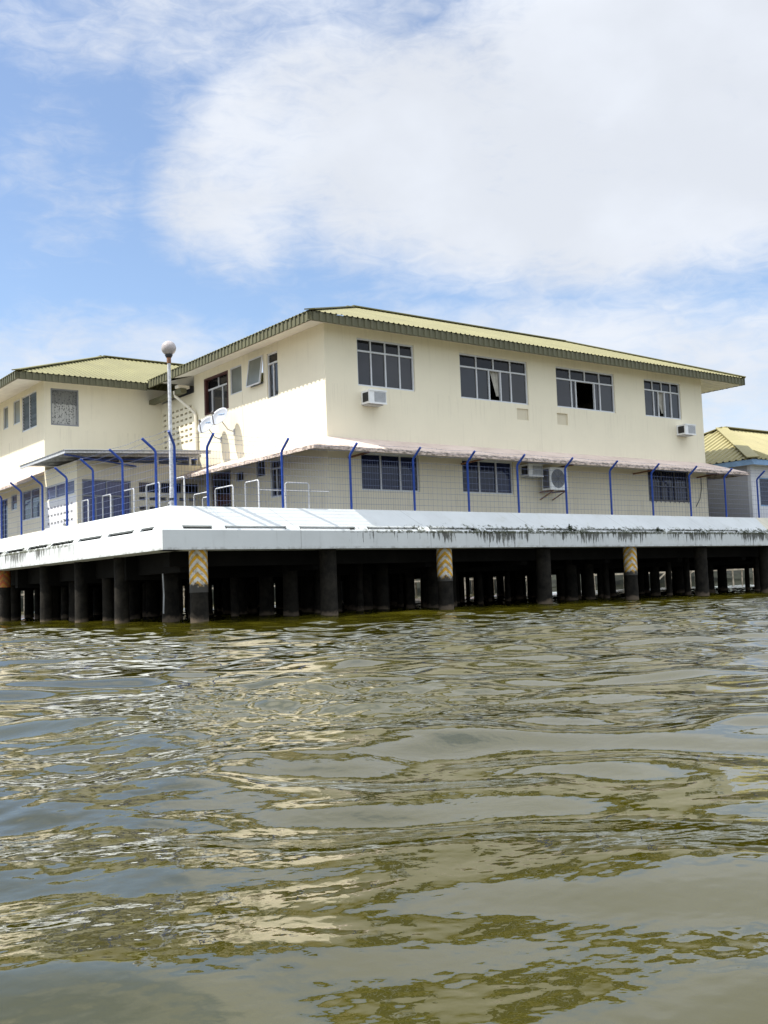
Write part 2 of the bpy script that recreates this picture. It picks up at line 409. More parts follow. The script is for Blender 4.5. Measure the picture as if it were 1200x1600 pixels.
def corrugated(mb, o, e, s, n, W_, L0, L1, period=0.185, h=0.024, ends=True):
    """ribbed sheet: o eave start, e along the eave, s up the slope; spans u in 0..W_, from L0(u) to L1(u) up the slope"""
    o, e, s, n = Vector(o), Vector(e), Vector(s), Vector(n)
    prof = [(0, 0), (0.58, 0), (0.68, 1), (0.90, 1)]
    us = []; k = 0
    while k*period < W_:
        for a, b in prof:
            u = (k+a)*period
            if u < W_: us.append((u, b*h))
        k += 1
    us.append((W_, 0))
    vs = []; fs = []
    for u, b in us:
        vs.append(o+e*u+s*L0(u)+n*b); vs.append(o+e*u+s*max(L1(u), L0(u))+n*b)
    for i in range(len(us)-1): fs.append((2*i, 2*i+2, 2*i+3, 2*i+1))
    mb.add(vs, fs)

def ribbed(mb, p, q, nrm, z0, z1, period=0.22, d=0.034):
    """upright ribbed fascia strip between p and q (xy), with returns top and bottom"""
    p, q, nrm = Vector(p+(0,)), Vector(q+(0,)), Vector(nrm+(0,))
    L = (q-p).length; e = (q-p)/L; pts = []; k = 0
    while k*period < L:
        for a, b in ((0, 0), (0.5, 0), (0.58, 1), (0.92, 1)):
            u = (k+a)*period
            if u < L: pts.append(p+e*u+nrm*(b*d))
        k += 1
    pts.append(q)
    vs = []; fs = []
    for t in pts: vs.append((t.x, t.y, z0)); vs.append((t.x, t.y, z1))
    for i in range(len(pts)-1): fs.append((2*i, 2*i+2, 2*i+3, 2*i+1))
    mb.add(vs, fs)
    mb.bar((p-nrm*0.02)+Vector((0, 0, z0+0.01)), (q-nrm*0.02)+Vector((0, 0, z0+0.01)), 0.05, 0.02)

def frame_bars(mb, ax, c, u0, u1, z0, z1, t=0.05, d=0.06, mull=(), trans=None, tm=(), zsplit=None, nrm=-1):
    """window frame on plane ax=c; bars run u0..u1, z0..z1; mull = mullion fractions below the transom, tm above"""
    def bx(a, b, e, f, dd=0.0):
        lo, hi = sorted((c+nrm*(0.012+dd), c-nrm*(d-0.012)))
        if ax == 'y': mb.box(a, b, lo, hi, e, f)
        else: mb.box(lo, hi, a, b, e, f)
    bx(u0, u1, z0, z0+t); bx(u0, u1, z1-t, z1)
    bx(u0, u0+t, z0+t, z1-t); bx(u1-t, u1, z0+t, z1-t)
    zt = z1-t
    if trans is not None:
        bx(u0+t, u1-t, trans-t/2, trans+t/2, 0.004); zt = trans-t/2
        for fr in tm:
            x = u0+(u1-u0)*fr; bx(x-t*0.4, x+t*0.4, trans+t/2, z1-t, -0.003)
    for fr in mull:
        x = u0+(u1-u0)*fr; bx(x-t*0.45, x+t*0.45, z0+t, zt, -0.002)

def pane_quad(mb, ax, c, a, b, z0, z1, nrm=-1, inset=0.03):
    k = c-nrm*inset; k2 = k-nrm*0.006; lo, hi = sorted((k, k2))
    if ax == 'y': mb.box(a, b, lo, hi, z0, z1)
    else: mb.box(lo, hi, a, b, z0, z1)

def window(parent, ax, c, u0, u1, z0, z1, mull=(), trans=None, tm=(), glass='glass', top='glass_top', open_=(), frame='white_frame', nrm=-1, t=0.05, name='window'):
    fm = MB(); frame_bars(fm, ax, c, u0, u1, z0, z1, t, 0.07, mull, trans, tm, nrm=nrm)
    w = fm.build(name, frame, parent)
    ed = [0]+list(mull)+[1]; zt = trans if trans is not None else z1
    pm = MB()
    for i in range(len(ed)-1):
        if i in open_:
            if pm.v: pm.build('pane', glass, w)
            pm = MB(); continue
        a, b = u0+(u1-u0)*ed[i], u0+(u1-u0)*ed[i+1]
        pane_quad(pm, ax, c, a, b, z0, zt-(0.01 if trans else 0), nrm, 0.024+0.010*(i % 2))
    if pm.v: pm.build('pane', glass, w)
    if trans is not None:
        tmesh = MB(); pane_quad(tmesh, ax, c, u0+0.01, u1-0.01, trans+0.01, z1-0.01, nrm, 0.03); tmesh.build('transom_pane', top, w)
    return w

def drape(mb, ax, c, pts, n=14, amp=0.025):
    """hanging curtain: pts = (u0,u1) at top and bottom, z range"""
    (a0, a1, zt), (b0, b1, zb) = pts; vs = []; fs = []
    for i in range(n+1):
        t = i/n; off = amp*math.sin(t*n*1.3)
        for (l, r_2, z) in ((a0, a1, zt), (b0, b1, zb)):
            u = l+(r_2-l)*t
            vs.append((u, c+off, z) if ax == 'y' else (c+off, u, z))
    for i in range(n): fs.append((2*i, 2*i+1, 2*i+3, 2*i+2))
    mb.add(vs, fs, True)

# ------------------------------------------------------------------ water
def build_water():
    rng = np.random.default_rng(23)
    a0 = math.atan2(f_.x, f_.y)
    half = R(34)
    fa = np.linspace(a0-half, a0+half, 760)
    ra = np.linspace(a0+half, a0-half+2*math.pi, 74)[1:-1]
    an = np.concatenate([fa, ra]); NA = len(an)
    rr = [0.55]
    while rr[-1] < 75: rr.append(rr[-1]*1.0043)
    while rr[-1] < 2500: rr.append(rr[-1]*1.12)
    rr = np.array(rr); NR = len(rr)
    X = (CAM.x+rr[:, None]*np.sin(an)[None, :]); Y = (CAM.y+rr[:, None]*np.cos(an)[None, :])
    Z = np.zeros_like(X)
    sp = np.maximum(0.0043*rr, 0.002)[:, None]
    def comp(lmin, lmax, n, slope, spread, mean, gate=None):
        nonlocal Z
        for _ in range(n):
            lam = math.exp(rng.uniform(math.log(lmin), math.log(lmax))); k = 2*math.pi/lam
            th = mean+rng.normal(0, spread); ph = rng.uniform(0, 2*math.pi)
            amp = slope/k*math.sqrt(2/n)
            fade = np.clip((lam/(3.0*sp)-0.6)/0.8, 0, 1)*np.clip((140-rr[:, None])/80, 0, 1)
            q = k*(X*math.cos(th)+Y*math.sin(th))+ph
            # warp so crests wander
            q = q+0.9*np.sin(0.31*k*(Y*math.cos(th)-X*math.sin(th))+ph*1.7)
            w = amp*(np.sin(q)+0.18*np.sin(2*q+0.6))
            Z += w*fade*(gate if gate is not None else 1.0)
    def field(L, seed):
        r2 = np.random.default_rng(seed); s = np.zeros_like(X)
        for _ in range(9):
            k = 2*math.pi/(L*r2.uniform(0.6, 1.8)); t = r2.uniform(0, 6.28)
            s += np.sin(k*(X*math.cos(t)+Y*math.sin(t))+r2.uniform(0, 6.28))
        return s/3.0
    mean = math.atan2(f_.y, f_.x)+R(14)
    rad = np.sqrt((X-CAM.x)**2+(Y-CAM.y)**2)
    grow = np.clip((rad-1.6)/4.5, 0, 1)
    g1 = np.clip(0.45+0.55*field(3.2, 5), 0.05, 1.3)*(0.58+0.55*grow)
    comp(1.6, 4.5, 16, 0.034, 0.42, mean)
    comp(0.50, 1.5, 28, 0.070, 0.58, mean, 0.75+0.35*grow)
    comp(0.20, 0.5, 34, 0.055, 0.6, mean, g1)
    comp(0.07, 0.19, 34, 0.055, 0.9, mean, g1**1.5)
    comp(0.03, 0.08, 30, 0.012, 0.6, mean)
    Z -= 0.02
    co = np.stack([X, Y, Z], -1).reshape(-1, 3)
    i = np.arange(NR-1)[:, None]*NA; j = np.arange(NA)[None, :]; j2 = (j+1) % NA
    F = np.stack([i+j, i+NA+j, i+NA+j2, i+j2], -1).reshape(-1, 4)
    nv = len(co); co = np.vstack([co, [[CAM.x, CAM.y, -0.02]]])
    nq = len(F); tri = np.stack([np.full(NA, nv), np.arange(NA), (np.arange(NA)+1) % NA], -1)
    me = bpy.data.meshes.new('water')
    me.vertices.add(len(co)); me.vertices.foreach_set('co', co.astype(np.float32).ravel())
    loops = np.concatenate([F.ravel(), tri.ravel()]).astype(np.int32)
    me.loops.add(len(loops)); me.loops.foreach_set('vertex_index', loops)
    st = np.concatenate([np.arange(nq)*4, nq*4+np.arange(NA)*3]).astype(np.int32)
    tot = np.concatenate([np.full(nq, 4), np.full(NA, 3)]).astype(np.int32)
    me.polygons.add(len(st)); me.polygons.foreach_set('loop_start', st); me.polygons.foreach_set('loop_total', tot)
    me.polygons.foreach_set('use_smooth', np.ones(len(st), bool))
    me.update(calc_edges=True); me.validate()
    ob = bpy.data.objects.new('water', me); COL.objects.link(ob); me.materials.append(M['water'])
    ob['kind'] = 'structure'
build_water()
# river bed, so that the water is not bottomless from another side
bed = MB(); bed.quad((-2500, -2500, -3), (2500, -2500, -3), (2500, 2500, -3), (-2500, 2500, -3))
bo = bed.build('river_bed', simple('mud', (0.10, 0.08, 0.04), 0.95)); bo['kind'] = 'structure'

# ------------------------------------------------------------------ platform
PX, PY, ZT, ZC, ZB = -5.545, -1.40, 2.798, 2.178, 1.715       # parapet top edge, heights of top / crease / bottom
CX, CY = -6.03, -2.0
FL = 2.36                                                   # deck surface
XE, YE = 46.0, 23.0
XS = 18.45                                                   # joint to the stained section
plat = thing('concrete_platform', (6, 4, 0), 'white-edged concrete platform on dark pillars standing over the river under the cream buildings', 'platform')
MB().box(PX+0.12, XE, PY+0.12, YE, ZB+0.03, FL).build('deck', 'slab', plat)

def parapet_front(x0, x1, slots, mat, corner):
    mb = MB(); sl = Vector((0, CY-PY, ZC-ZT)); L = sl.length; sl /= L; nrm = Vector((0, -(ZT-ZC), -(CY-PY)*-1)).normalized()
    nrm = Vector((0, ZC-ZT, PY-CY)).normalized()*1.0
    if nrm.y > 0: nrm = -nrm
    nrm.z = abs(nrm.z)
    holes = [(a-x0, b-x0, L-0.16, L-0.04) for a, b in slots]
    mb.wall((x0, PY, ZT), (1, 0, 0), sl, nrm, x1-x0, L, holes, 0.06)
    if corner: mb.tri((x0, PY, ZT), (CX, CY, ZC), (x0, CY, ZC))
    xx = CX if corner else x0
    mb.quad((xx, CY, ZB), (x1, CY, ZB), (x1, CY, ZC), (xx, CY, ZC))
    mb.quad((xx, CY, ZB), (xx+0.3*corner, PY+0.2, ZB), (x1, PY+0.2, ZB), (x1, CY, ZB))
    mb.quad((x0, PY, ZT), (x1, PY, ZT), (x1, PY+0.18, ZT), (x0+0.18*corner, PY+0.18, ZT))
    mb.quad((x0, PY+0.18, ZT), (x1, PY+0.18, ZT), (x1, PY+0.18, FL-0.1), (x0, PY+0.18, FL-0.1))
    return mb.build('parapet', mat, plat)
sl_f = [(-5.48, -4.7)] + [(-4.36+2.128*i, -4.36+2.128*i+1.74) for i in range(11)]
sl_f = [s for s in sl_f if s[1] < XS-0.1]
pf = parapet_front(PX, XS, sl_f, 'parapet', 1)
pf2 = parapet_front(XS, XE, [(XS+0.15+2.13*i, XS+1.9+2.13*i) for i in range(12)], 'parapet2', 0)
lb = MB()
for i, (a, b) in enumerate(sl_f[1:]):           # pale pipe / ledge lying inside the slots
    lb.box(a+0.05, b-(0.2 if i % 2 else 0.06), CY+0.055, CY+0.12, ZC+0.02, ZC+0.055)
lb.build('slot_ledge', 'white_paint', plat)
def parapet_left():
    mb = MB(); sl = Vector((CX-PX, 0, ZC-ZT)); L = sl.length; sl /= L
    nrm = Vector((-(ZT-ZC), 0, PX-CX)).normalized()
    slots = [(-1.49, -0.64), (-0.23, 1.40), (1.83, 3.48), (3.87, 5.62), (6.0, 7.68), (8.16, 9.89), (10.3, 12.0), (12.45, 14.1), (14.6, 16.2)]
    holes = [(a-PY, b-PY, L-0.15, L-0.035) for a, b in slots]
    mb.wall((PX, PY, ZT), (0, 1, 0), sl, nrm, YE-PY, L, holes, 0.06)
    mb.tri((PX, PY, ZT), (CX, PY, ZC), (CX, CY, ZC))
    mb.quad((CX, CY, ZB), (CX, CY, ZC), (CX, YE, ZC), (CX, YE, ZB))
    mb.quad((CX, CY, ZB), (CX, YE, ZB), (PX+0.2, YE, ZB), (PX+0.2, CY+0.3, ZB))
    mb.quad((PX, PY, ZT), (PX+0.18, PY+0.18, ZT), (PX+0.18, YE, ZT), (PX, YE, ZT))
    mb.quad((PX+0.18, PY, ZT), (PX+0.18, YE, ZT), (PX+0.18, YE, FL-0.1), (PX+0.18, PY, FL-0.1))
    mb.build('parapet', 'parapet', plat)
parapet_left()
# beams
bm_ = MB()
rows_y = [-0.75]+[1.9+3.0*i for i in range(7)]
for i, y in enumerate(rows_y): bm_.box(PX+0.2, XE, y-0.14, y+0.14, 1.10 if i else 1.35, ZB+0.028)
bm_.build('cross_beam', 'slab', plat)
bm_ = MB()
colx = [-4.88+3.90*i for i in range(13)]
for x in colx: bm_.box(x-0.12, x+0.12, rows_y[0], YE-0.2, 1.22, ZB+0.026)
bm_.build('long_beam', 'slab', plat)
def pillar(x, y, r=0.2, top=1.45):
    mb = MB(); n = 16
    rs = [r*1.02, r*1.03, r*0.99, r]; zs = [-2.2, 0.15, 0.7, top]
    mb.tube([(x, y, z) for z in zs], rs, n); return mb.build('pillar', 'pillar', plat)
def sleeve(pil, x, y, r, z0, z1, ya=(0.74, 0.40, 0.02), wh=(0.66, 0.64, 0.58)):
    ang = math.atan2(CAM.y-y, CAM.x-x)
    ang = math.atan2(-0.83, -0.56)
    mb = MB(); mb.tube([(x, y, z0), (x, y, z1)], r+0.008, 24)
    mb.build('chevron_band', chevron_mat('chevron_paint', ya, wh, x, y, ang, r), pil)
FX = [-4.88, -1.12, 2.89, 6.89, 10.99, 14.80, 18.75, 22.7]
for i, x in enumerate(FX):
    p_ = pillar(x, -1.5, 0.215 if i % 2 == 0 else 0.23, 1.72)
    if i in (0, 2, 4): sleeve(p_, x, -1.5, 0.215, 0.70 if i == 0 else 0.78, 1.716)
for i, y in enumerate([2.06, 4.97, 7.95, 12.15, 15.6, 19.0]):
    p_ = pillar(-5.35, y, 0.19, 1.72)
    if i == 3: sleeve(p_, -5.35, y, 0.19, 1.15, 1.716, (0.50, 0.10, 0.02), (0.50, 0.22, 0.03))
rnd = random.Random(3)
spots = []
for j in range(14):
    y = 0.9+1.55*j
    for i in range(26):
        if rnd.random() < 0.22+0.022*i: continue
        spots.append((-4.6+1.27*i+rnd.uniform(-0.4, 0.4), y+rnd.uniform(-0.5, 0.5), rnd.choice((0.11, 0.15, 0.19, 0.22)), rnd.uniform(-0.05, 0.05)))
spots.sort(key=lambda q: (q[0]-CAM.x)**2+(q[1]-CAM.y)**2)
more = MB()
for i, (x, y, r, ln) in enumerate(spots):
    mb = MB() if i < 84 else more
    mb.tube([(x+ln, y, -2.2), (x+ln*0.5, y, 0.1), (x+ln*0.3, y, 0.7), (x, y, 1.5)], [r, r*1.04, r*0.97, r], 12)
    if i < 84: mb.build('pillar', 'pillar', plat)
rest_ = more.build('pillar', 'pillar', plat); rest_['kind'] = 'stuff'
# a slack rope / pipe hanging under the left corner
hp = MB(); hp.tube([(-4.95, 0.4, 1.7), (-4.93, 0.4, 1.2), (-4.9, 0.42, 0.7), (-4.93, 0.4, 0.2)], 0.02, 6); hp.build('hanging_pipe', 'zinc', plat)

# ------------------------------------------------------------------ main building
X1, YD = 17.53, 8.20
house = thing('two_storey_house', (8, 4, FL), 'large two-storey cream building with olive ribbed hip roof and pink awning round its middle', 'building')
EX0, EY0, EX1, EY1, ZF, ZFB = -0.92, -0.70, 19.44, 9.16, 8.36, 8.10
TOP = 8.29
fw = [(1.145, 3.285, 6.57, 8.0), (5.12, 8.11, 6.53, 7.98), (9.465, 12.45, 6.58, 7.99), (14.10, 16.225, 6.60, 7.99),
      (1.15, 3.32, 3.495, 4.60), (5.04, 7.235, 3.52, 4.59), (14.03, 16.385, 3.47, 4.63),
      (7.53, 8.06, 6.01, 6.385), (9.42, 9.95, 5.97, 6.37)]
wl = MB()
wl.wall((0, 0, FL), (1, 0, 0), (0, 0, 1), (0, -1, 0), X1, TOP-FL, [(a, b, c-FL, d-FL) for a, b, c, d in fw], 0.16)
lw = [(5.73, 7.43, 6.75, 8.01), (4.82, 5.60, 7.14, 8.04), (3.45, 4.26, 7.15, 8.04), (2.58, 3.235, 6.62, 8.03),
      (5.74, 7.15, 2.42, 4.70), (4.87, 5.37, 4.25, 4.57), (3.50, 4.06, 4.25, 4.76), (2.515, 3.20, 3.53, 4.68)]
holes = [(a, b, c-FL, d-FL) for a, b, c, d in lw]
wl.wall((0, 0.16, FL), (0, 1, 0), (0, 0, 1), (-1, 0, 0), 8.20-0.16, TOP-FL, [(a-0.16, b-0.16, c, d) for a, b, c, d in holes], 0.16)
wl.wall((X1, 0.16, FL), (0, 1, 0), (0, 0, 1), (1, 0, 0), YD-0.16, TOP-FL, [], 0.16)
wl.wall((0.16, YD, FL), (1, 0, 0), (0, 0, 1), (0, 1, 0), X1-0.32, TOP-FL, [], 0.16)
wl.build('wall', 'cream', house)
MB().box(0.16, X1-0.16, 0.16, YD-0.16, 5.0, 5.12).build('floor_slab', 'slab', house)

pit_ = 0.394; hyp = math.hypot(1, pit_); HALF = 4.93
rf = MB()
Wf = EX1-EX0; Wl = EY1-EY0
fn = lambda u, Wd: min(u, HALF, Wd-u)*hyp
corrugated(rf, (EX0, EY0, ZF), (1, 0, 0), Vector((0, 1, pit_))/hyp, Vector((0, -pit_, 1))/hyp, Wf, lambda u: 0, lambda u: fn(u, Wf))
corrugated(rf, (EX1, EY1, ZF), (-1, 0, 0), Vector((0, -1, pit_))/hyp, Vector((0, pit_, 1))/hyp, Wf-HALF, lambda u: 0, lambda u: fn(u, Wf))
corrugated(rf, (EX1, EY0, ZF), (0, 1, 0), Vector((-1, 0, pit_))/hyp, Vector((pit_, 0, 1))/hyp, Wl, lambda u: 0, lambda u: fn(u, Wl))
# left plane runs on over the link to the wing (valley against the wing roof)
corrugated(rf, (EX0, EY0, ZF), (0, 1, 0), Vector((1, 0, pit_))/hyp, Vector((-pit_, 0, 1))/hyp, 15.05-EY0,
           lambda u: max(0.0, u-(10.05-EY0))*hyp, lambda u: min(u, HALF)*hyp)
rf.build('roof', 'roof', house)
rc = MB(); zr = ZF+HALF*pit_
for a, b in (((EX0, EY0, ZF), (EX0+HALF, EY0+HALF, zr)), ((EX1, EY0, ZF), (EX1-HALF, EY0+HALF, zr)), ((EX1, EY1, ZF), (EX1-HALF, EY0+HALF, zr)),
             ((EX0+HALF, EY0+HALF, zr), (EX1-HALF, EY0+HALF, zr)), ((EX0+HALF, EY0+HALF, zr), (EX0+HALF, 15.05, zr))):
    rc.bar(Vector(a)+Vector((0, 0, 0.035)), Vector(b)+Vector((0, 0, 0.035)), 0.30, 0.035)
rc.build('ridge_cap', 'roof', house)
fs = MB()
ribbed(fs, (EX0, EY0+0.04), (EX1, EY0+0.04), (0, -1), ZFB, ZF-0.012)
ribbed(fs, (EX0+0.04, EY0), (EX0+0.04, 10.05), (-1, 0), ZFB, ZF-0.012)
ribbed(fs, (EX1-0.04, EY0), (EX1-0.04, EY1), (1, 0), ZFB, ZF-0.012)
ribbed(fs, (EX0, EY1-0.04), (EX1, EY1-0.04), (0, 1), ZFB, ZF-0.012)
fs.build('fascia', 'fascia', house)
sf = MB(); zi = ZFB+0.012; e_ = 0.05
I0, J0, I1, J1 = EX0+e_, EY0+e_, EX1-e_, EY1-e_
sf.quad((I0, J0, zi), (I1, J0, zi), (X1, 0, TOP-0.006), (0, 0, TOP-0.006))
sf.quad((I0, J0, zi), (0, 0, TOP-0.006), (0, 8.2, TOP-0.006), (I0, 8.2, zi))
corrugated(sf, (I1, J0, zi), (0, 1, 0), Vector((X1-I1, 0, TOP-0.006-zi)).normalized(), (0, 0, -1), J1-J0, lambda u: 0, lambda u: Vector((X1-I1, 0, TOP-0.006-zi)).length, 0.3, 0.02)
sf.quad((I0, J1, zi), (0, YD, TOP-0.006), (X1, YD, TOP-0.006), (I1, J1, zi))
sf.build('soffit', 'soffit', house)
# awning slab round the middle, hipped at the corner
aw = MB(); ZA, ZO = 5.0, 4.56; AX0, AY0, AX1 = -1.19, -1.10, 18.72; TH = 0.10
def slab(a, b, c, d):                      # top quad given counter-clockwise seen from above
    lo = [Vector(q)-Vector((0, 0, TH)) for q in (a, b, c, d)]; v = [Vector(q) for q in (a, b, c, d)]+lo
    aw.add(v, [(0, 1, 2, 3), (7, 6, 5, 4), (0, 4, 5, 1), (1, 5, 6, 2), (2, 6, 7, 3), (3, 7, 4, 0)])
slab((AX0, AY0, ZO), (AX1, AY0, ZO), (X1+0.002, -0.002, ZA), (-0.002, -0.002, ZA))
slab((AX0, AY0, ZO), (-0.002, -0.002, ZA), (-0.002, 7.79, ZA), (AX0, 7.79, ZO))
slab((AX1, AY0, ZO), (AX1, 8.0, ZO), (X1+0.002, 8.0, ZA), (X1+0.002, -0.002, ZA))
aw.build('awning', 'awning', house)
for x in (0.7, 5.0, 9.0, 13.2, 16.9):
    ab = MB(); ab.bar((x, -0.02, 4.42), (x+0.05, AY0+0.12, 4.47), 0.05, 0.05); ab.build('awning_bracket', 'rust', house)

CF = (0.25, 0.5, 0.75)
window(house, 'y', 0.06, *fw[0], CF, 7.62, CF)
w = window(house, 'y', 0.06, *fw[1], (0.25, 0.43, 0.60, 0.755), 7.56, CF, open_=(2,))
cm = MB(); drape(cm, 'y', 0.17, ((6.55, 6.95, 7.55), (6.80, 6.92, 6.75)), 10); cm.build('curtain', 'curtain', w)
w = window(house, 'y', 0.06, *fw[2], (0.265, 0.34, 0.66, 0.755), 7.58, CF, open_=(2,))
w = window(house, 'y', 0.06, *fw[3], (0.27, 0.40, 0.575, 0.755), 7.60, CF, open_=(2,))
cm = MB(); drape(cm, 'y', 0.17, ((14.95, 15.4, 7.6), (15.25, 15.4, 6.8)), 10); cm.build('curtain', 'curtain', w)
TH3 = (0.345, 0.68)
window(house, 'y', 0.06, *fw[4], TH3, glass='glass_blue')
window(house, 'y', 0.06, *fw[5], TH3, glass='glass_blue')
w = window(house, 'y', 0.05, *fw[6], (0.35, 0.68), glass='glass_blue', frame='dark_grey')
gm = MB(); a, b, c, d = fw[6]
for i in range(17):
    x = a+0.03+(b-a-0.06)*i/16; gm.tube([(x, -0.03, c), (x, -0.03, d)], 0.009, 5)
for z in (c+0.04, c+0.55, d-0.04): gm.bar((a, -0.03, z), (b, -0.03, z), 0.02, 0.03)
for i in range(9):
    x = a+0.1+(b-a-0.2)*i/8; gm.tube([(x-0.06, -0.03, c+0.04), (x, -0.035, c-0.05), (x+0.06, -0.03, c+0.04)], 0.009, 5)
gm.build('security_grille', 'dark_grey', w)
MB().box(7.53, 8.06, 0.035, 0.08, 6.01, 6.385).build('patch_panel', 'patch', house)
MB().box(9.42, 9.95, 0.05, 0.09, 5.97, 6.37).build('patch_panel', 'patch', house)
# left elevation
w = window(house, 'x', 0.10, *lw[0], (0.34, 0.78), 7.62, (0.5,), open_=(), t=0.045)
rm = MB(); a, b, c, d = lw[0]
rm.box(-0.012, 0.09, a, a+0.05, c, d); rm.box(-0.012, 0.09, b-0.12, b, c, d); rm.box(-0.012, 0.09, a+0.05, b-0.12, d-0.07, d); rm.box(-0.012, 0.09, a+0.05, b-0.12, c, c+0.05)
rm.build('timber_frame', 'dark_red', w)
window(house, 'x', 0.03, *lw[1], glass='glass_frost', t=0.04)
# top-hung sash propped open
a, b, c, d = lw[2]
fm = MB(); frame_bars(fm, 'x', 0.05, a, b, c, d, 0.035, 0.06); w = fm.build('window', 'white_frame', house)
sm = MB(); o = 0.14
P0, P1, P2, P3 = (-0.02, a, d-0.01), (-0.02, b, d-0.01), (-o, b, c+0.02), (-o, a, c+0.02)
for u, v in ((P0, P1), (P1, P2), (P2, P3), (P3, P0)): sm.bar(u, v, 0.045, 0.045, (1, 0, 0.3))
sm.build('open_sash', 'white_frame', w)
gm = MB(); gm.add([P0, P1, P2, P3]+[Vector(q)+Vector((0.008, 0, 0.002)) for q in (P0, P1, P2, P3)], [(0, 1, 2, 3), (7, 6, 5, 4), (0, 4, 5, 1), (1, 5, 6, 2), (2, 6, 7, 3), (3, 7, 4, 0)])
gm.build('pane', 'glass_frost', w)
window(house, 'x', 0.05, *lw[3], (0.5,), 7.70, ())
# dark timber door leaf with a lower window
a, b, c, d = lw[4]
dm = MB(); dm.box(0.06, 0.10, a+0.06, b-0.06, c, d-0.05)
dr = dm.build('door', 'dark_red', house)
q = MB(); frame_bars(q, 'x', 0.06, a+0.12, a+0.72, 2.75, 3.62, 0.05, 0.05); q.build('door_frame', 'dark_grey', dr)
q = MB(); pane_quad(q, 'x', 0.05, a+0.16, a+0.68, 2.79, 3.58, inset=-0.005); q.build('door_pane', 'glass_top', dr)
q = MB(); pane_quad(q, 'x', 0.05, a+0.12, a+1.2, 3.95, 4.55, inset=-0.004); q.build('door_light', 'glass_top', dr)
window(house, 'x', 0.03, *lw[5], glass='glass', t=0.035)
window(house, 'x', 0.03, *lw[6], glass='glass', t=0.035)
window(house, 'x', 0.03, *lw[7], (0.5,), 4.42, (), glass='glass_top')
# cable and switch box on the right
cb = MB(); cb.tube([(17.15, -0.02, 4.48), (17.14, -0.03, 4.0), (17.0, -0.03, 3.6), (16.75, -0.02, 3.3)], 0.012, 5); cb.build('cable', 'black', house)
MB().box(X1+0.0, X1+0.12, 0.05, 0.22, 4.05, 4.45).build('switch_box', 'dark_grey', house)
cj = MB(); cj.box(-0.008, 0.0, 4.795, 4.812, 5.0, 7.10); cj.build('wall_joint', 'cream_trim', house)

# ------------------------------------------------------------------ link with vent blocks, gutter, downpipe (part of the wing)
XW, YW = -4.36, 10.85
wing = thing('rear_wing', (0, 15, FL), 'two-storey cream rear wing with olive hip roof, left of the main building', 'building')
wl = MB()
vh = []
for r_i in range(7):
    for k in range(7):
        y = 8.42+0.345*k; z = 6.02+0.20*r_i
        vh.append((y-8.20, y-8.20+0.22, z-FL, z+0.08-FL))
wl.wall((0, 8.20, FL), (0, 1, 0), (0, 0, 1), (-1, 0, 0), YW-8.20, 7.70-FL, vh, 0.12)
wh = [(-4.13, -3.14, 6.68, 7.97)]
wl.wall((XW, YW, FL), (1, 0, 0), (0, 0, 1), (0, -1, 0), 10.0, TOP-0.06-FL, [(a-XW, b-XW, c-FL, d-FL) for a, b, c, d in wh], 0.15)
ww = [(11.62, 13.24, 6.73, 8.02), (13.45, 14.22, 7.14, 8.03), (14.83, 15.43, 7.14, 8.0), (16.2, 17.6, 6.7, 8.0), (11.42, 13.35, 3.52, 4.60), (13.9, 14.6, 4.0, 4.6), (15.0, 15.9, 2.7, 4.5)]
wl.wall((XW, YW+0.15, FL), (0, 1, 0), (0, 0, 1), (-1, 0, 0), 9.0-0.15, TOP-0.06-FL, [(a-YW-0.15, b-YW-0.15, c-FL, d-FL) for a, b, c, d in ww], 0.15)
wl.wall((XW+0.15, 19.85, FL), (1, 0, 0), (0, 0, 1), (0, 1, 0), 9.7, TOP-0.06-FL, [], 0.15)
wl.wall((XW+10, YW+0.15, FL), (0, 1, 0), (0, 0, 1), (1, 0, 0), 8.8, TOP-0.06-FL, [], 0.15)
wl.build('wall', 'cream', wing)
wx0, wy0, wz = -5.56, 10.05, 8.28; ph = 0.40; hy = math.hypot(1, ph); HW = 5.0
rf = MB()
corrugated(rf, (wx0, wy0, wz), (1, 0, 0), Vector((0, 1, ph))/hy, Vector((0, -ph, 1))/hy, 13.5,
           lambda u: max(0, min(u-4.64, 5.0))*hy, lambda u: min(u, HW)*hy)
corrugated(rf, (wx0, wy0+10, wz), (0, -1, 0), Vector((1, 0, ph))/hy, Vector((-ph, 0, 1))/hy, 10.0, lambda u: 0, lambda u: min(u, 10-u)*hy)
corrugated(rf, (wx0+13.5, wy0+10, wz), (-1, 0, 0), Vector((0, -1, ph))/hy, Vector((0, ph, 1))/hy, 13.5, lambda u: 0, lambda u: min(13.5-u, HW)*hy)
rf.build('roof', 'roof', wing)
rc = MB(); za = wz+HW*ph
for a, b in (((wx0, wy0, wz), (wx0+HW, wy0+HW, za)), ((wx0, wy0+10, wz), (wx0+HW, wy0+HW, za)), ((wx0+HW, wy0+HW, za), (wx0+13.5, wy0+HW, za))):
    rc.bar(Vector(a)+Vector((0, 0, 0.035)), Vector(b)+Vector((0, 0, 0.035)), 0.30, 0.035)
rc.build('ridge_cap', 'roof', wing)
fs = MB()
ribbed(fs, (wx0, wy0+0.04), (-0.9, wy0+0.04), (0, -1), wz-0.25, wz-0.012)
ribbed(fs, (wx0+0.04, wy0), (wx0+0.04, wy0+10), (-1, 0), wz-0.25, wz-0.012)
fs.build('fascia', 'fascia', wing)
sf = MB(); zi = wz-0.24
sf.quad((wx0+0.05, wy0+0.05, zi), (-0.9, wy0+0.05, zi), (-0.9, YW, TOP-0.07), (XW, YW, TOP-0.07))
sf.quad((wx0+0.05, wy0+0.05, zi), (XW, YW, TOP-0.07), (XW, 19.9, TOP-0.07), (wx0+0.05, 20.0, zi))
sf.build('soffit', 'soffit', wing)
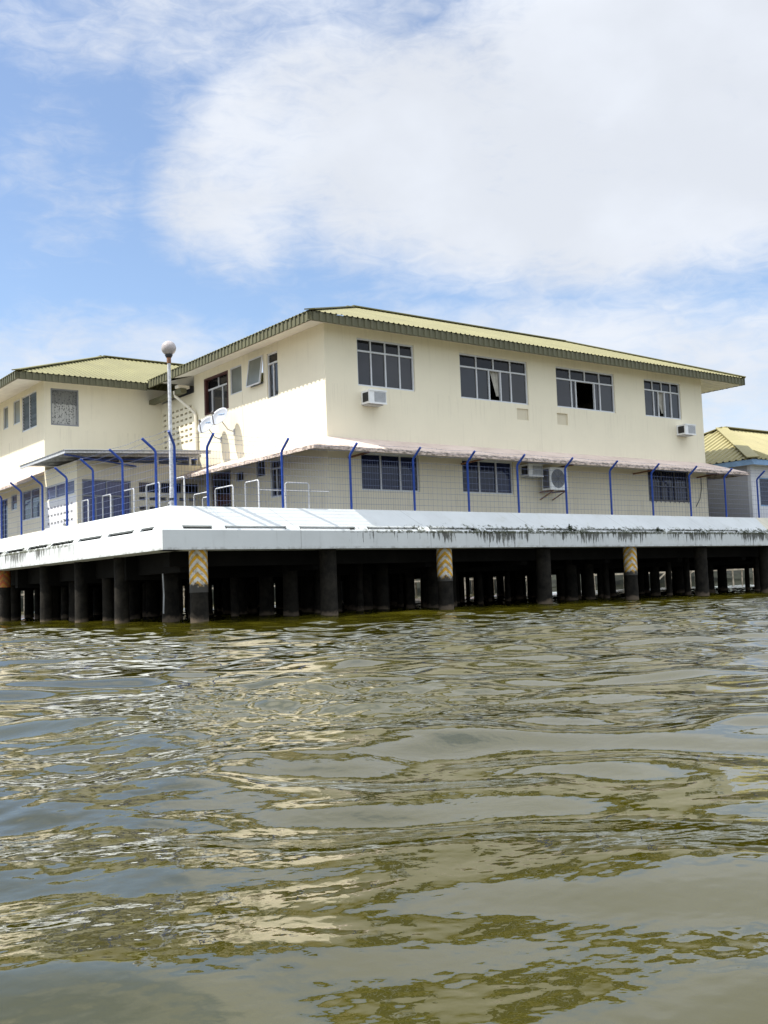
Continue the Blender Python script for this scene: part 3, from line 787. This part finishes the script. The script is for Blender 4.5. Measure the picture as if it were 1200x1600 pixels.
# open recess under the link eave: bare sheet seen from below, gutter beam
us = MB(); corrugated(us, (-0.86, 8.21, 8.31), (0, 1, 0), Vector((1, 0, 0.394)).normalized(), Vector((0.394, 0, -1)).normalized(), 2.62, lambda u: 0, lambda u: 2.6, 0.22, 0.03)
us.build('bare_roof_sheet', 'dark_sheet', wing)
gb = MB(); gb.box(-0.50, -0.28, 8.22, 10.84, 7.66, 7.82); gb.build('gutter', 'fascia', wing)
gb = MB(); gb.box(-0.58, -0.15, 8.25, 8.50, 7.83, 7.93); gb.build('rainwater_head', 'cream_trim', wing)
MB().box(0.55, 0.60, 8.25, 10.80, FL, 8.3).build('added_dark_backing', 'dark_grey', wing)  # unseen dark panel added behind the vents to keep the slots dark
dp = MB(); dp.tube([(-0.48, 8.75, 7.80), (-0.45, 8.75, 7.62), (-0.30, 8.45, 7.35), (-0.10, 8.05, 6.98), (-0.07, 7.98, 6.85), (-0.07, 7.98, 5.02)], 0.055, 10)
dp.build('downpipe', 'cream_trim', wing)
# windows of the wing
a, b, c, d = wh[0]
fm = MB(); frame_bars(fm, 'y', YW+0.03, a, b, c, d, 0.05, 0.07); w = fm.build('window', 'grey_metal', wing)
MB().box(a+0.01, b-0.01, YW+0.085, YW+0.095, c+0.01, d-0.01).build('curtain', 'lace', w)
for i, (a, b, c, d) in enumerate(ww):
    if i in (0, 3):
        fm = MB(); frame_bars(fm, 'x', XW+0.03, a, b, c, d, 0.05, 0.07, (0.5,)); w = fm.build('window', 'white_frame', wing)
        lm = MB(); n_ = 11
        for k in range(n_):
            z = c+0.06+(d-c-0.12)*(k+0.5)/n_
            for y0, y1 in ((a+0.06, (a+b)/2-0.03), ((a+b)/2+0.03, b-0.06)):
                lm.bar((XW+0.05, y0, z), (XW+0.05, y1, z), 0.006, 0.105, (-0.45, 0, 0.9))
        lm.build('louvre_blades', 'louvre', w)
        MB().box(XW+0.11, XW+0.12, a+0.02, b-0.02, c+0.02, d-0.02).build('blind', 'dark_grey', w)
    else:
        window(wing, 'x', XW+0.03, a, b, c, d, (0.5,) if i in (4, 6) else (), glass='glass_blue' if i > 3 else 'glass_frost', frame='white_frame' if i != 6 else 'blue', t=0.045)
# pink awning on the wing's long side
aw = MB(); slab((-5.3, 10.88, 4.66), (XW-0.002, 10.88, 5.07), (XW-0.002, 19.5, 5.07), (-5.3, 19.5, 4.66)); aw.build('awning', 'awning', wing)

# ------------------------------------------------------------------ ground-floor annexe and its lean-to canopy
YL = 7.80
ann = thing('ground_floor_annexe', (-2.2, 9.3, FL), 'low cream annexe with white vent blocks under a flat tin canopy, between the two buildings', 'building')
wl = MB()
vf = []
for r_i in range(4):
    for k in range(8):
        y = YL+0.42+0.31*k; z = 2.92+0.26*r_i; vf.append((y-YL-0.12, y-YL-0.12+0.2, z-FL, z+0.075-FL))
wl.wall((XW-0.02, YL+0.12, FL), (0, 1, 0), (0, 0, 1), (-1, 0, 0), YW-YL-0.13, 3.99-FL, vf, 0.12)
wl.build('vent_block_wall', 'white_block', ann)
wl = MB()
wl.wall((XW-0.02, YL+0.12, 3.99), (0, 1, 0), (0, 0, 1), (-1, 0, 0), YW-YL-0.13, 5.07-3.99, [(0.12, 2.85, 0.03, 0.51)], 0.12)
fh = [(-4.22, -2.57, 0.02, 4.47-FL), (-2.31, -0.72, 4.07-FL, 4.47-FL), (-0.66, -0.10, 4.07-FL, 4.47-FL)]
vf = []
for r_i in range(3):
    for k in range(6): vf.append((-2.28+0.36*k, -2.28+0.36*k+0.26, 3.2+0.32*r_i-FL, 3.2+0.32*r_i+0.11-FL))
wl.wall((XW-0.02, YL, FL), (1, 0, 0), (0, 0, 1), (0, -1, 0), 0-XW, 5.07-FL, [(a-XW+0.02, b-XW+0.02, c, d) for a, b, c, d in fh+vf], 0.12)
wl.build('wall', 'cream', ann)
window(ann, 'x', XW+0.02, YL+0.24, YL+2.97, 4.02, 4.50, (0.33, 0.66), glass='blue_screen', frame='white_frame', t=0.04)
window(ann, 'y', YL+0.03, -4.22, -2.57, FL+0.02, 4.47, (0.28, 0.62), 3.95, (0.5,), glass='blue_screen', top='blue_screen', frame='grey_metal', t=0.045)
window(ann, 'y', YL+0.03, -2.31, -0.72, 4.07, 4.47, (0.5,), glass='glass_top', frame='cream_trim', t=0.035)
window(ann, 'y', YL+0.03, -0.66, -0.10, 4.07, 4.47, (), glass='glass_top', frame='cream_trim', t=0.035)
can = MB(); cz = lambda x: 5.18+0.045*(x+5.25)
sdir = Vector((1, 0, 0.045)).normalized()
corrugated(can, (-5.25, 10.84, cz(-5.25)), (0, -1, 0), sdir, Vector((-0.045, 0, 1)).normalized(), 10.84-6.45, lambda u: 0, lambda u: 5.0 if u > 2.9 else 5.24, 0.16, 0.03)
cn = can.build('tin_canopy', 'zinc', ann)
fr = MB()
fr.bar((-5.2, 10.8, cz(-5.2)-0.05), (-5.2, 6.5, cz(-5.2)-0.05), 0.05, 0.08)
fr.bar((-5.2, 6.52, cz(-5.2)-0.05), (-0.3, 6.52, cz(-0.3)-0.05), 0.05, 0.07)
for y in (7.4, 8.5, 9.7): fr.bar((-5.2, y, cz(-5.2)-0.05), (-0.2, y, cz(-0.2)-0.05), 0.05, 0.08)
fr.build('canopy_frame', 'galv', cn)
fr = MB()
for x in (-4.2, -2.9, -1.6, -0.4): fr.bar((x, YL+0.06, 5.07), (x, YL+0.06, cz(x)-0.02), 0.08, 0.08)
fr.build('canopy_post', 'white_paint', ann)
fr = MB(); fr.bar((-4.2, YL+0.06, 5.11), (-0.1, YL+0.06, 5.30), 0.02, 0.05); fr.bar((-5.2, 6.6, cz(-5.2)-0.12), (-2.4, 7.75, 4.95), 0.04, 0.05); fr.build('blue_brace', 'blue', ann)

# ------------------------------------------------------------------ house on the right
hx, hy_ = 19.85, -0.4
h2 = thing('yellow_roofed_house', (26, 4, FL), 'single-storey pale house with stepped yellow roof and blue fascia at the far right', 'building')
wl = MB()
wl.wall((hx, hy_, FL), (1, 0, 0), (0, 0, 1), (0, -1, 0), 14, 5.15-FL, [(0.55, 3.0, 1.0, 2.15), (5, 7.5, 1.0, 2.15)], 0.15)
wl.wall((hx+14, hy_+0.15, FL), (0, 1, 0), (0, 0, 1), (1, 0, 0), 7.7, 5.15-FL, [], 0.15)
wl.wall((hx+0.15, hy_+8, FL), (1, 0, 0), (0, 0, 1), (0, 1, 0), 13.7, 5.15-FL, [], 0.15)
wl.build('wall', 'pale_wall', h2)
wl = MB(); wl.wall((hx, hy_+0.15, FL), (0, 1, 0), (0, 0, 1), (-1, 0, 0), 7.7, 5.15-FL, [], 0.15); wl.build('end_wall', 'shaded_wall', h2)
for a in (0.55, 5.0): window(h2, 'y', hy_+0.03, hx+a, hx+a+2.5-(0.05 if a < 1 else 0), FL+1.0, FL+2.15, (0.33, 0.66), glass='glass_blue', frame='blue_trim')
rx0, ry0, rz, rp = hx-0.45, hy_-0.45, 5.17, 0.475; rhy = math.hypot(1, rp); RH = 4.4; RW = 15.0; RD = 8.8
rf = MB()
corrugated(rf, (rx0, ry0, rz), (1, 0, 0), Vector((0, 1, rp))/rhy, Vector((0, -rp, 1))/rhy, RW, lambda u: 0, lambda u: min(u, RH, RW-u)*rhy, 0.3, 0.05)
corrugated(rf, (rx0, ry0+RD, rz), (0, -1, 0), Vector((1, 0, rp))/rhy, Vector((-rp, 0, 1))/rhy, RD, lambda u: 0, lambda u: min(u, RD-u)*rhy, 0.3, 0.05)
corrugated(rf, (rx0+RW, ry0, rz), (0, 1, 0), Vector((-1, 0, rp))/rhy, Vector((rp, 0, 1))/rhy, RD, lambda u: 0, lambda u: min(u, RD-u)*rhy, 0.3, 0.05)
corrugated(rf, (rx0+RW, ry0+RD, rz), (-1, 0, 0), Vector((0, -1, rp))/rhy, Vector((0, rp, 1))/rhy, RW, lambda u: 0, lambda u: min(u, RH, RW-u)*rhy, 0.3, 0.05)
rf.build('roof', 'roof2', h2)
rc = MB(); rt = rz+RH*rp
for a, b in (((rx0, ry0, rz), (rx0+RH, ry0+RH, rt)), ((rx0+RW, ry0, rz), (rx0+RW-RH, ry0+RH, rt)), ((rx0, ry0+RD, rz), (rx0+RH, ry0+RH, rt)), ((rx0+RH, ry0+RH, rt), (rx0+RW-RH, ry0+RH, rt))):
    rc.bar(Vector(a)+Vector((0, 0, 0.06)), Vector(b)+Vector((0, 0, 0.06)), 0.48, 0.04)
rc.build('ridge_cap', 'roof2', h2)
fs = MB()
fs.box(rx0+0.03, rx0+RW-0.03, ry0+0.03, ry0+0.07, rz-0.22, rz-0.01); fs.box(rx0+0.03, rx0+0.07, ry0+0.07, ry0+RD-0.03, rz-0.22, rz-0.01)
fs.build('fascia', 'blue_trim', h2)
sf = MB(); sf.box(rx0+0.07, rx0+RW-0.07, ry0+0.07, ry0+RD-0.07, rz-0.20, rz-0.16); sf.build('soffit', 'soffit', h2)

# ------------------------------------------------------------------ fence on the parapet
fence = thing('security_fence', (-5.35, -1.35, FL), 'blue wire-mesh security fence with outward-leaning post tops along the platform edge', 'fence')
FY, FXL = -1.2, -5.30
posts_x = [-4.488, -2.342, -0.181, 2.017, 4.075, 6.122, 8.252, 10.40, 12.55, 14.65, 16.74, 18.81]+[18.81+2.12*i for i in range(1, 7)]
posts_x = [-16.319+(q+16.319)*1.0057 for q in posts_x]
posts_y = [-0.12, 1.98, 4.08, 6.18, 8.35, 10.45, 12.6, 14.7, 16.8]
def post(x, y, ox, oy):
    mb = MB(); zk = 4.30
    mb.tube([(x, y, FL), (x, y, zk-0.04), (x+ox*0.03, y+oy*0.03, zk+0.02), (x+ox*0.36, y+oy*0.36, zk+0.29)], 0.034, 8)
    mb.build('post', 'blue', fence)
for x in posts_x: post(x, FY, 0, -1)
for y in posts_y: post(FXL, y, -1, 0)
post(FXL, FY, -0.75, -0.75)
def panel(P, Q, dense):
    P, Q = Vector(P), Vector(Q); L = (Q-P).length; e = (Q-P)/L; mb = MB()
    n = int(L/dense)
    for i in range(1, n):
        a = P+e*(L*i/n); mb.bar(a+Vector((0, 0, 2.5)), a+Vector((0, 0, 4.22)), 0.003, 0.003)
    for k in range(10):
        z = 2.62+0.175*k; mb.bar(P+Vector((0, 0, z)), Q+Vector((0, 0, z)), 0.005, 0.006)
    mb.build('mesh_panel', 'wire', fence)
xs = [FXL]+posts_x; ys = [FY]+posts_y
for i in range(len(xs)-1): panel((xs[i], FY, 0), (xs[i+1], FY, 0), 0.085 if xs[i] < 0 else 0.16)
for i in range(len(ys)-1): panel((FXL, ys[i], 0), (FXL, ys[i+1], 0), 0.10)
bw = MB(); rj = random.Random(5)
for k, (o, z) in enumerate(((0.12, 4.41), (0.24, 4.50), (0.35, 4.59))):
    path = []
    for i in range(len(ys)-1, -1, -1): path.append(Vector((FXL-o, ys[i] if i else FY-o, z)))
    for i in range(1, len(xs)): path.append(Vector((xs[i], FY-o, z)))
    for a, b in zip(path, path[1:]):
        mid = (a+b)/2-Vector((0, 0, 0.03)); bw.bar(a, mid, 0.005, 0.005); bw.bar(mid, b, 0.005, 0.005)
        n = int((b-a).length/0.16)
        for i in range(n):
            t = (i+0.5)/n; c = a.lerp(b, t)-Vector((0, 0, 0.06*min(t, 1-t)*1.0))
            d = Vector((rj.uniform(-1, 1), rj.uniform(-1, 1), rj.uniform(-1, 1))).normalized()*0.022; bw.bar(c-d, c+d, 0.004, 0.004)
bw.build('barbed_wire', 'wire', fence)

# ------------------------------------------------------------------ lamp, hoops, dishes, air conditioners, plants
lp = thing('street_lamp', (-5.12, -0.62, FL), 'tall grey lamp post with a round frosted globe, at the platform corner', 'lamp post')
lx, ly = -5.12, -0.62
m_ = MB(); m_.tube([(lx, ly, FL), (lx, ly, 3.3), (lx, ly, 3.34), (lx, ly, 6.55)], [0.062, 0.060, 0.048, 0.043], 12); pole = m_.build('pole', 'galv', lp)
m_ = MB(); m_.tube([(lx, ly, 3.0), (lx, ly, 3.06)], 0.075, 12); m_.build('clamp', 'black', pole)
m_ = MB(); m_.tube([(lx, ly, 6.45), (lx, ly, 6.60)], 0.055, 10); m_.build('neck', 'rust', lp)
m_ = MB(); m_.tube([(lx, ly, 6.60), (lx, ly, 6.66), (lx, ly, 6.70)], [0.07, 0.10, 0.085], 14); m_.build('collar', 'black', lp)
m_ = MB(); m_.sphere((lx, ly, 6.84), 0.185, 28, 18); m_.build('globe', 'globe', lp)

def hoop(p, q, z, label, r=0.02):
    p, q = Vector(p), Vector(q); e = (q-p).normalized()*0.04; c = (p+q)/2
    mb = MB(); P = lambda v, h: (v.x, v.y, h)
    mb.tube([P(p, FL), P(p, z-0.04), P(p+e, z), P(q-e, z), P(q, z-0.04), P(q, FL)], r, 8)
    o = mb.build('railing_hoop', 'hoop_paint', None, (c.x, c.y, FL)); tag(o, label, 'railing', 'white tubular hoops on the terrace')
HB = [((-5.08, 5.05, 0), (-5.08, 5.53, 0), 3.60, 'white tubular hoop farthest left, in front of the annexe window edge'),
      ((-5.08, 3.36, 0), (-5.08, 3.95, 0), 3.60, 'narrow white hoop standing before the blue annexe window, between two posts'),
      ((-5.08, 1.77, 0), (-5.08, 2.48, 0), 3.60, 'white hoop just right of the fence post at the annexe window'),
      ((-5.08, 0.17, 0), (-5.08, 0.97, 0), 3.60, 'white hoop in front of the annexe vents, left of the lamp post'),
      ((-5.05, -1.18, 0), (-5.05, -0.50, 0), 3.60, 'white hoop around the foot of the lamp post'),
      ((-2.92, 1.66, 0), (-2.92, 2.56, 0), 3.56, 'lower-looking white hoop left of the dark red door, behind a blue post'),
      ((-2.92, 0.26, 0), (-2.92, 1.26, 0), 3.60, 'white hoop in front of the dark red door beside the potted plant'),
      ((-2.92, -1.10, 0), (-2.92, -0.42, 0), 3.60, 'tall white hoop in front of the small square windows'),
      ((-2.15, -1.16, 0), (-1.43, -1.16, 0), 3.55, 'wide white hoop set square to the others near the house corner'),
      ((-4.2, 1.2, 0), (-4.2, 1.55, 0), 3.20, 'short low hoop in the gap left of the lamp post'),
      ((-3.9, -0.2, 0), (-3.9, 0.1, 0), 3.22, 'short low hoop just right of the lamp post')]
for h in HB: hoop(h[0], h[1], h[2]-0.06, h[3])
rl = MB(); rl.tube([(-2.92, -1.1, 3.28), (-0.8, -1.2, 3.28)], 0.015, 6)
rl.tube([(-2.0, -0.9, FL), (-2.0, -0.9, 3.28)], 0.03, 8)
tag(rl.build('rail', 'galv', None, (-2, -1, FL)), 'thin grey rail joining the right-hand hoops', 'railing')

def dish(y, z, x, label, dy=0.0):
    t = thing('satellite_dish', (x, y, z), label, 'satellite dish', 'satellite dishes on the cream wall')
    ax = Vector((-0.76, -0.34, 0.55)).normalized(); sx = ax.cross(Vector((0, 0, 1))).normalized(); sy = sx.cross(ax).normalized()
    c = Vector((x, y, z)); rad = 0.35; vs = []; fs = []; nr, nn = 7, 30
    for i in range(nr+1):
        for k in range(nn):
            a = 2*math.pi*k/nn; rr = rad*i/nr
            for o in (0,):
                vs.append(c+sx*rr*math.cos(a)*0.92+sy*rr*math.sin(a)*1.05+ax*(0.11*(rr/rad)**2))
    off = len(vs); vs += [v-ax*0.012 for v in vs]
    for i in range(nr):
        for k in range(nn):
            q = (i*nn+k, i*nn+(k+1) % nn, (i+1)*nn+(k+1) % nn, (i+1)*nn+k); fs.append(q); fs.append(tuple(off+j for j in q[::-1]))
    for k in range(nn): fs.append((nr*nn+k, nr*nn+(k+1) % nn, off+nr*nn+(k+1) % nn, off+nr*nn+k))
    mb = MB(); mb.add(vs, fs, True); rf_ = mb.build('reflector', 'dish', t)
    lg = MB()                                  # small unreadable maker's mark near the upper rim
    for k, w_ in enumerate((0.05, 0.03, 0.045, 0.03, 0.05)):
        s0 = -0.11+0.05*k; pc = c+sx*s0+sy*0.15+ax*(0.11*(0.17/rad)**2+0.012)
        lg.bar(pc, pc+sx*w_*0.8, 0.012, 0.035, sy)
    lg.build('mark', 'blue_trim', rf_)
    bot = c-sy*rad*1.05+ax*0.11; lnb = c+ax*0.48-sy*0.12
    mb = MB(); mb.tube([bot, bot-sy*0.03+ax*0.05, lnb], 0.016, 8); mb.build('feed_arm', 'dark_grey', t)
    mb = MB(); mb.tube([lnb-ax*0.02, lnb-ax*0.12], 0.035, 10); mb.build('feed_horn', 'dark_grey', t)
    mb = MB(); wallp = Vector((-0.01, y-0.05+dy, z-0.42)); mb.tube([c-ax*0.02, c-ax*0.12-Vector((0, 0, 0.06)), wallp+Vector((-0.22, 0, 0.06)), wallp], 0.02, 8); mb.build('wall_arm', 'galv', t)
    mb = MB(); mb.box(-0.02, -0.001, wallp.y-0.06, wallp.y+0.06, wallp.z-0.1, wallp.z+0.1); mb.build('wall_plate', 'galv', t)
dish(6.35, 6.20, -0.46, 'white satellite dish on a wall arm, the left and lower of two')
dish(5.45, 6.33, -0.46, 'white satellite dish under the red-framed window, the right and higher of two')

def window_ac(x0, x1, z0, z1, out, label, dark_side):
    t = thing('air_conditioner', ((x0+x1)/2, -0.1, z0), label, 'air conditioner', 'window air conditioners')
    mb = MB(); mb.box(x0, x1, -out, -0.004, z0, z1); mb.box(x0-0.015, x1+0.015, -out-0.02, -out+0.03, z1-0.03, z1+0.012); mb.box(x0-0.01, x1+0.01, -out-0.015, -out+0.02, z0-0.012, z0+0.03)
    body = mb.build('casing', 'white_paint', t)
    mb = MB(); mb.box(x0+0.30*(x1-x0), x1-0.03, -out-0.008, -out, z0+0.05, z1-0.05); gr = mb.build('grille', 'grey_metal', t)
    mb = MB(); n = 9
    for i in range(n):
        z = z0+0.06+(z1-z0-0.12)*i/(n-1); mb.box(x0+0.30*(x1-x0), x1-0.03, -out-0.014, -out-0.008, z-0.006, z+0.006)
    mb.build('louvres', 'white_frame', gr)
    mb = MB(); mb.box(x0-0.008, x0, -out+0.05, -0.08, z0+0.06, z1-0.06); mb.build('side_vent', 'black', t)
    mb = MB(); mb.box(x0+0.04, x1-0.04, -out+0.1, -0.004, z0-0.03, z0-0.012); mb.build('support_tray', 'galv', t)
window_ac(1.24, 1.86, 6.0, 6.39, 0.40, 'white window air conditioner under the leftmost upper front window', 1)
window_ac(15.85, 16.48, 5.98, 6.36, 0.40, 'white window air conditioner under the rightmost upper front window', 1)
window_ac(7.55, 8.20, 4.10, 4.50, 0.40, 'dark-sided window air conditioner under the awning, left of the big outdoor unit', 1)
t = thing('outdoor_unit', (8.9, -0.4, 3.6), 'boxy white outdoor condenser unit with round fan grille, on a wall bracket below the awning', 'air conditioner')
x0, x1, y0, y1, z0, z1 = 8.30, 9.12, -0.62, -0.24, 3.66, 4.40
MB().box(x0, x1, y0, y1, z0, z1).build('casing', 'white_paint', t)
mb = MB(); cxx, czz = x0+0.36, (z0+z1)/2
for k in range(1, 7): mb.tube([(cxx+0.05*k*math.cos(a*math.pi/12), y0-0.02, czz+0.05*k*math.sin(a*math.pi/12)) for a in range(25)], 0.005, 4, False)
for a in range(8): mb.bar((cxx, y0-0.02, czz), (cxx+0.3*math.cos(a*math.pi/4), y0-0.02, czz+0.3*math.sin(a*math.pi/4)), 0.008, 0.008)
gr = mb.build('fan_grille', 'dark_grey', t)
mb = MB(); vs = [(cxx+0.31*math.cos(2*math.pi*a/28), y0-0.006, czz+0.31*math.sin(2*math.pi*a/28)) for a in range(28)]
mb.tube([(cxx, y0-0.008, czz), (cxx, y0+0.002, czz)], 0.31, 28); mb.build('fan_recess', 'grey_metal', t)
mb = MB(); mb.box(x0-0.008, x0, y0+0.05, y1-0.05, z0+0.06, z1-0.06); mb.build('side_grille', 'dark_grey', t)
mb = MB()
for x in (x0+0.12, x1-0.12): mb.bar((x, -0.005, z0-0.03), (x, y0, z0-0.03), 0.04, 0.04); mb.bar((x, -0.005, z0-0.28), (x, y0+0.05, z0-0.05), 0.03, 0.03)
mb.build('wall_bracket', 'rust', t)
mb = MB(); mb.tube([(x1-0.05, -0.3, z0+0.1), (x1+0.1, -0.15, z0+0.1), (x1+0.1, -0.03, z0+0.4), (x1+0.1, -0.03, 4.45)], 0.02, 6); mb.build('pipe', 'white_paint', t)

def plant(x, y, z, h, n, label, name='potted_plant', mat='leaf', seed=1, size=0.1, group=None, cat='plant'):
    t = thing(name, (x, y, z), label, cat, group); rj = random.Random(seed)
    st = MB(); lf = MB()
    for i in range(max(3, n//9)):
        a = rj.uniform(0, 6.28); e = Vector((x+0.35*h*math.cos(a)*rj.random(), y+0.35*h*math.sin(a)*rj.random(), z+h*rj.uniform(0.55, 1)))
        b = Vector((x+0.03*math.cos(a), y+0.03*math.sin(a), z)); st.tube([b, b.lerp(e, 0.6)+Vector((0, 0, 0.04)), e], [0.010, 0.007, 0.004], 5)
        for k in range(9):
            c = b.lerp(e, rj.uniform(0.3, 1.05)); d = Vector((rj.uniform(-1, 1), rj.uniform(-1, 1), rj.uniform(-0.3, 0.9))).normalized(); s = size*rj.uniform(0.6, 1.3)
            w_ = d.cross(Vector((rj.random(), rj.random(), 1))).normalized()*s*0.28
            lf.add([c, c+d*s*0.5+w_, c+d*s, c+d*s*0.5-w_], [(0, 1, 2, 3)])
    st.build('stem', 'moss', t); lf.build('leaves', mat, t)
plant(-2.55, 0.95, FL, 0.72, 60, 'small leafy green plant beside the dark red door', seed=4, size=0.16)
plant(-5.10, 6.75, FL, 0.80, 36, 'sparse green plant in front of the white vent blocks', seed=9, size=0.12)
plant(7.65, CY+0.02, ZC+0.02, 0.22, 50, 'dark weed tuft growing at the drain slot, left of the two', 'weed_tuft', 'moss', 2, 0.07, 'weeds at the drain slots')
plant(11.9, CY+0.02, ZC+0.02, 0.14, 50, 'dark weed tuft growing at the drain slot, right of the two', 'weed_tuft', 'moss', 3, 0.06, 'weeds at the drain slots')

rj = random.Random(12); mf = MB()
for k in range(4200):
    x = rj.uniform(1.5, 18.3)
    dn = 0.5+0.5*math.sin(x*1.9)+0.35*math.sin(x*5.3+1)+0.25*math.sin(x*13.1)
    if rj.random() > dn*min(1, (x+1)/7)*0.75: continue
    up = abs(rj.gauss(0, 0.05)) if rj.random() < 0.6 else -abs(rj.gauss(0, 0.045))
    c = Vector((x, CY+max(up, 0)*0.97-0.003, ZC+up)); d = Vector((rj.uniform(-1, 1), rj.uniform(-1, 0.1), rj.uniform(-0.6, 1))).normalized(); sz = rj.uniform(0.012, 0.045)
    w_ = d.cross(Vector((rj.random(), rj.random(), 1))).normalized()*sz*0.35
    mf.add([c, c+d*sz*0.5+w_, c+d*sz, c+d*sz*0.5-w_], [(0, 1, 2, 3)])
mo = mf.build('moss_fringe', 'moss'); mo['kind'] = 'stuff'

# ------------------------------------------------------------------ stilt houses on the far side, seen through the pillars
def stilt_house(cx, cy, rz, w_, d_, wallm, roofm, label, seed):
    rj = random.Random(seed); t = thing('stilt_house', (cx, cy, 0), label, 'house', 'stilt houses across the water')
    ca, sa = math.cos(rz), math.sin(rz); T = lambda x, y, z: (cx+ca*x-sa*y, cy+sa*x+ca*y, z)
    n = int(w_/0.95)
    for j in range(2):
        for i in range(n+1):
            x = -w_/2+w_*i/n+rj.uniform(-0.15, 0.15); y = -d_/2+d_*j
            mb = MB(); mb.tube([T(x+rj.uniform(-0.12, 0.12), y, -2), T(x, y, 2.4)], rj.uniform(0.06, 0.12), 7); mb.build('stilt', 'timber', t)
    mb = MB()
    for j in range(4):
        i = rj.randint(0, n-2); x = -w_/2+w_*i/n; mb.bar(T(x, -d_/2-0.1, rj.uniform(0.2, 0.6)), T(x+w_/n*1.6, -d_/2-0.1, rj.uniform(1.2, 2.0)), 0.08, 0.12)
    mb.bar(T(-w_/2-0.2, -d_/2-0.13, 1.15), T(w_/2+0.2, -d_/2-0.13, 1.2), 0.06, 0.14)
    mb.build('brace', 'timber', t)
    mb = MB(); v = [T(x, y, z) for z in (2.3, 2.5) for y in (-d_/2-0.5, d_/2+0.3) for x in (-w_/2-0.3, w_/2+0.3)]
    B = [(0, 2, 3, 1), (4, 5, 7, 6), (0, 1, 5, 4), (2, 6, 7, 3), (0, 4, 6, 2), (1, 3, 7, 5)]
    mb.add(v, B); mb.build('floor', 'timber', t)
    mb = MB(); mb.wall(T(-w_/2, -d_/2, 2.5), (ca, sa, 0), (0, 0, 1), (sa, -ca, 0), w_, 2.5, [(w_*0.2, w_*0.35, 0.9, 1.9), (w_*0.6, w_*0.78, 0.9, 1.9)], 0.12)
    mb.wall(T(-w_/2, -d_/2+0.12, 2.5), (-sa, ca, 0), (0, 0, 1), (-ca, -sa, 0), d_-0.12, 2.5, [], 0.12)
    mb.wall(T(w_/2, -d_/2+0.12, 2.5), (-sa, ca, 0), (0, 0, 1), (ca, sa, 0), d_-0.12, 2.5, [], 0.12)
    mb.wall(T(-w_/2, d_/2, 2.5), (ca, sa, 0), (0, 0, 1), (-sa, ca, 0), w_, 2.5, [], 0.12)
    mb.build('wall', wallm, t)
    mb = MB(); z0, z1 = 4.95, 6.5; e = 0.5
    a, b, c, d = T(-w_/2-e, -d_/2-e, z0), T(w_/2+e, -d_/2-e, z0), T(w_/2+e, d_/2+e, z0), T(-w_/2-e, d_/2+e, z0); r1, r2 = T(-w_/2-e, 0, z1), T(w_/2+e, 0, z1)
    mb.quad(a, b, r2, r1); mb.quad(c, d, r1, r2); mb.tri(d, a, r1); mb.tri(b, c, r2); mb.quad(d, c, b, a); mb.build('roof', roofm, t)
rj = random.Random(8); mb = MB(); N_ = 120
pts = [(-60+i*1.9, 84-0.0035*(i-40)**2*1.2, 4.5+2.2*math.sin(i*0.37)+rj.uniform(-0.8, 0.8)) for i in range(N_)]
for a, b in zip(pts, pts[1:]):
    for k in range(4):
        h0, h1 = k/4, (k+1)/4; y0 = 5*h0*h0; y1 = 5*h1*h1
        mb.quad((a[0], a[1]+y0, -0.6+(a[2]+0.6)*h0), (b[0], b[1]+y0, -0.6+(b[2]+0.6)*h0), (b[0], b[1]+y1, -0.6+(b[2]+0.6)*h1), (a[0], a[1]+y1, -0.6+(a[2]+0.6)*h1))
    mb.quad((a[0], a[1]+5, a[2]), (b[0], b[1]+5, b[2]), (b[0], b[1]+40, -1), (a[0], a[1]+40, -1))
bk = mb.build('far_bank', simple('bank_scrub', (0.016, 0.018, 0.011), 0.95, 0, 0.6, 0.5)); bk['kind'] = 'structure'
SH = [(8, 56, 0.0, 14, 8, 'plank', 'rust_roof', 'grey plank stilt house glimpsed under the left end of the platform'),
      (27, 52, -0.1, 15, 8, 'cream', 'zinc', 'cream stilt house glimpsed behind the middle pillars'),
      (45, 47, -0.35, 15, 8, 'plank', 'rust_roof', 'timber stilt house glimpsed right of the second striped pillar'),
      (60, 37, -0.5, 14, 8, 'pale_wall', 'zinc', 'pale stilt house glimpsed beyond the third striped pillar'),
      (74, 26, -0.6, 14, 8, 'plank', 'rust_roof', 'plank stilt house glimpsed under the far right of the platform')]
for i, h in enumerate(SH): stilt_house(*h, 20+i)
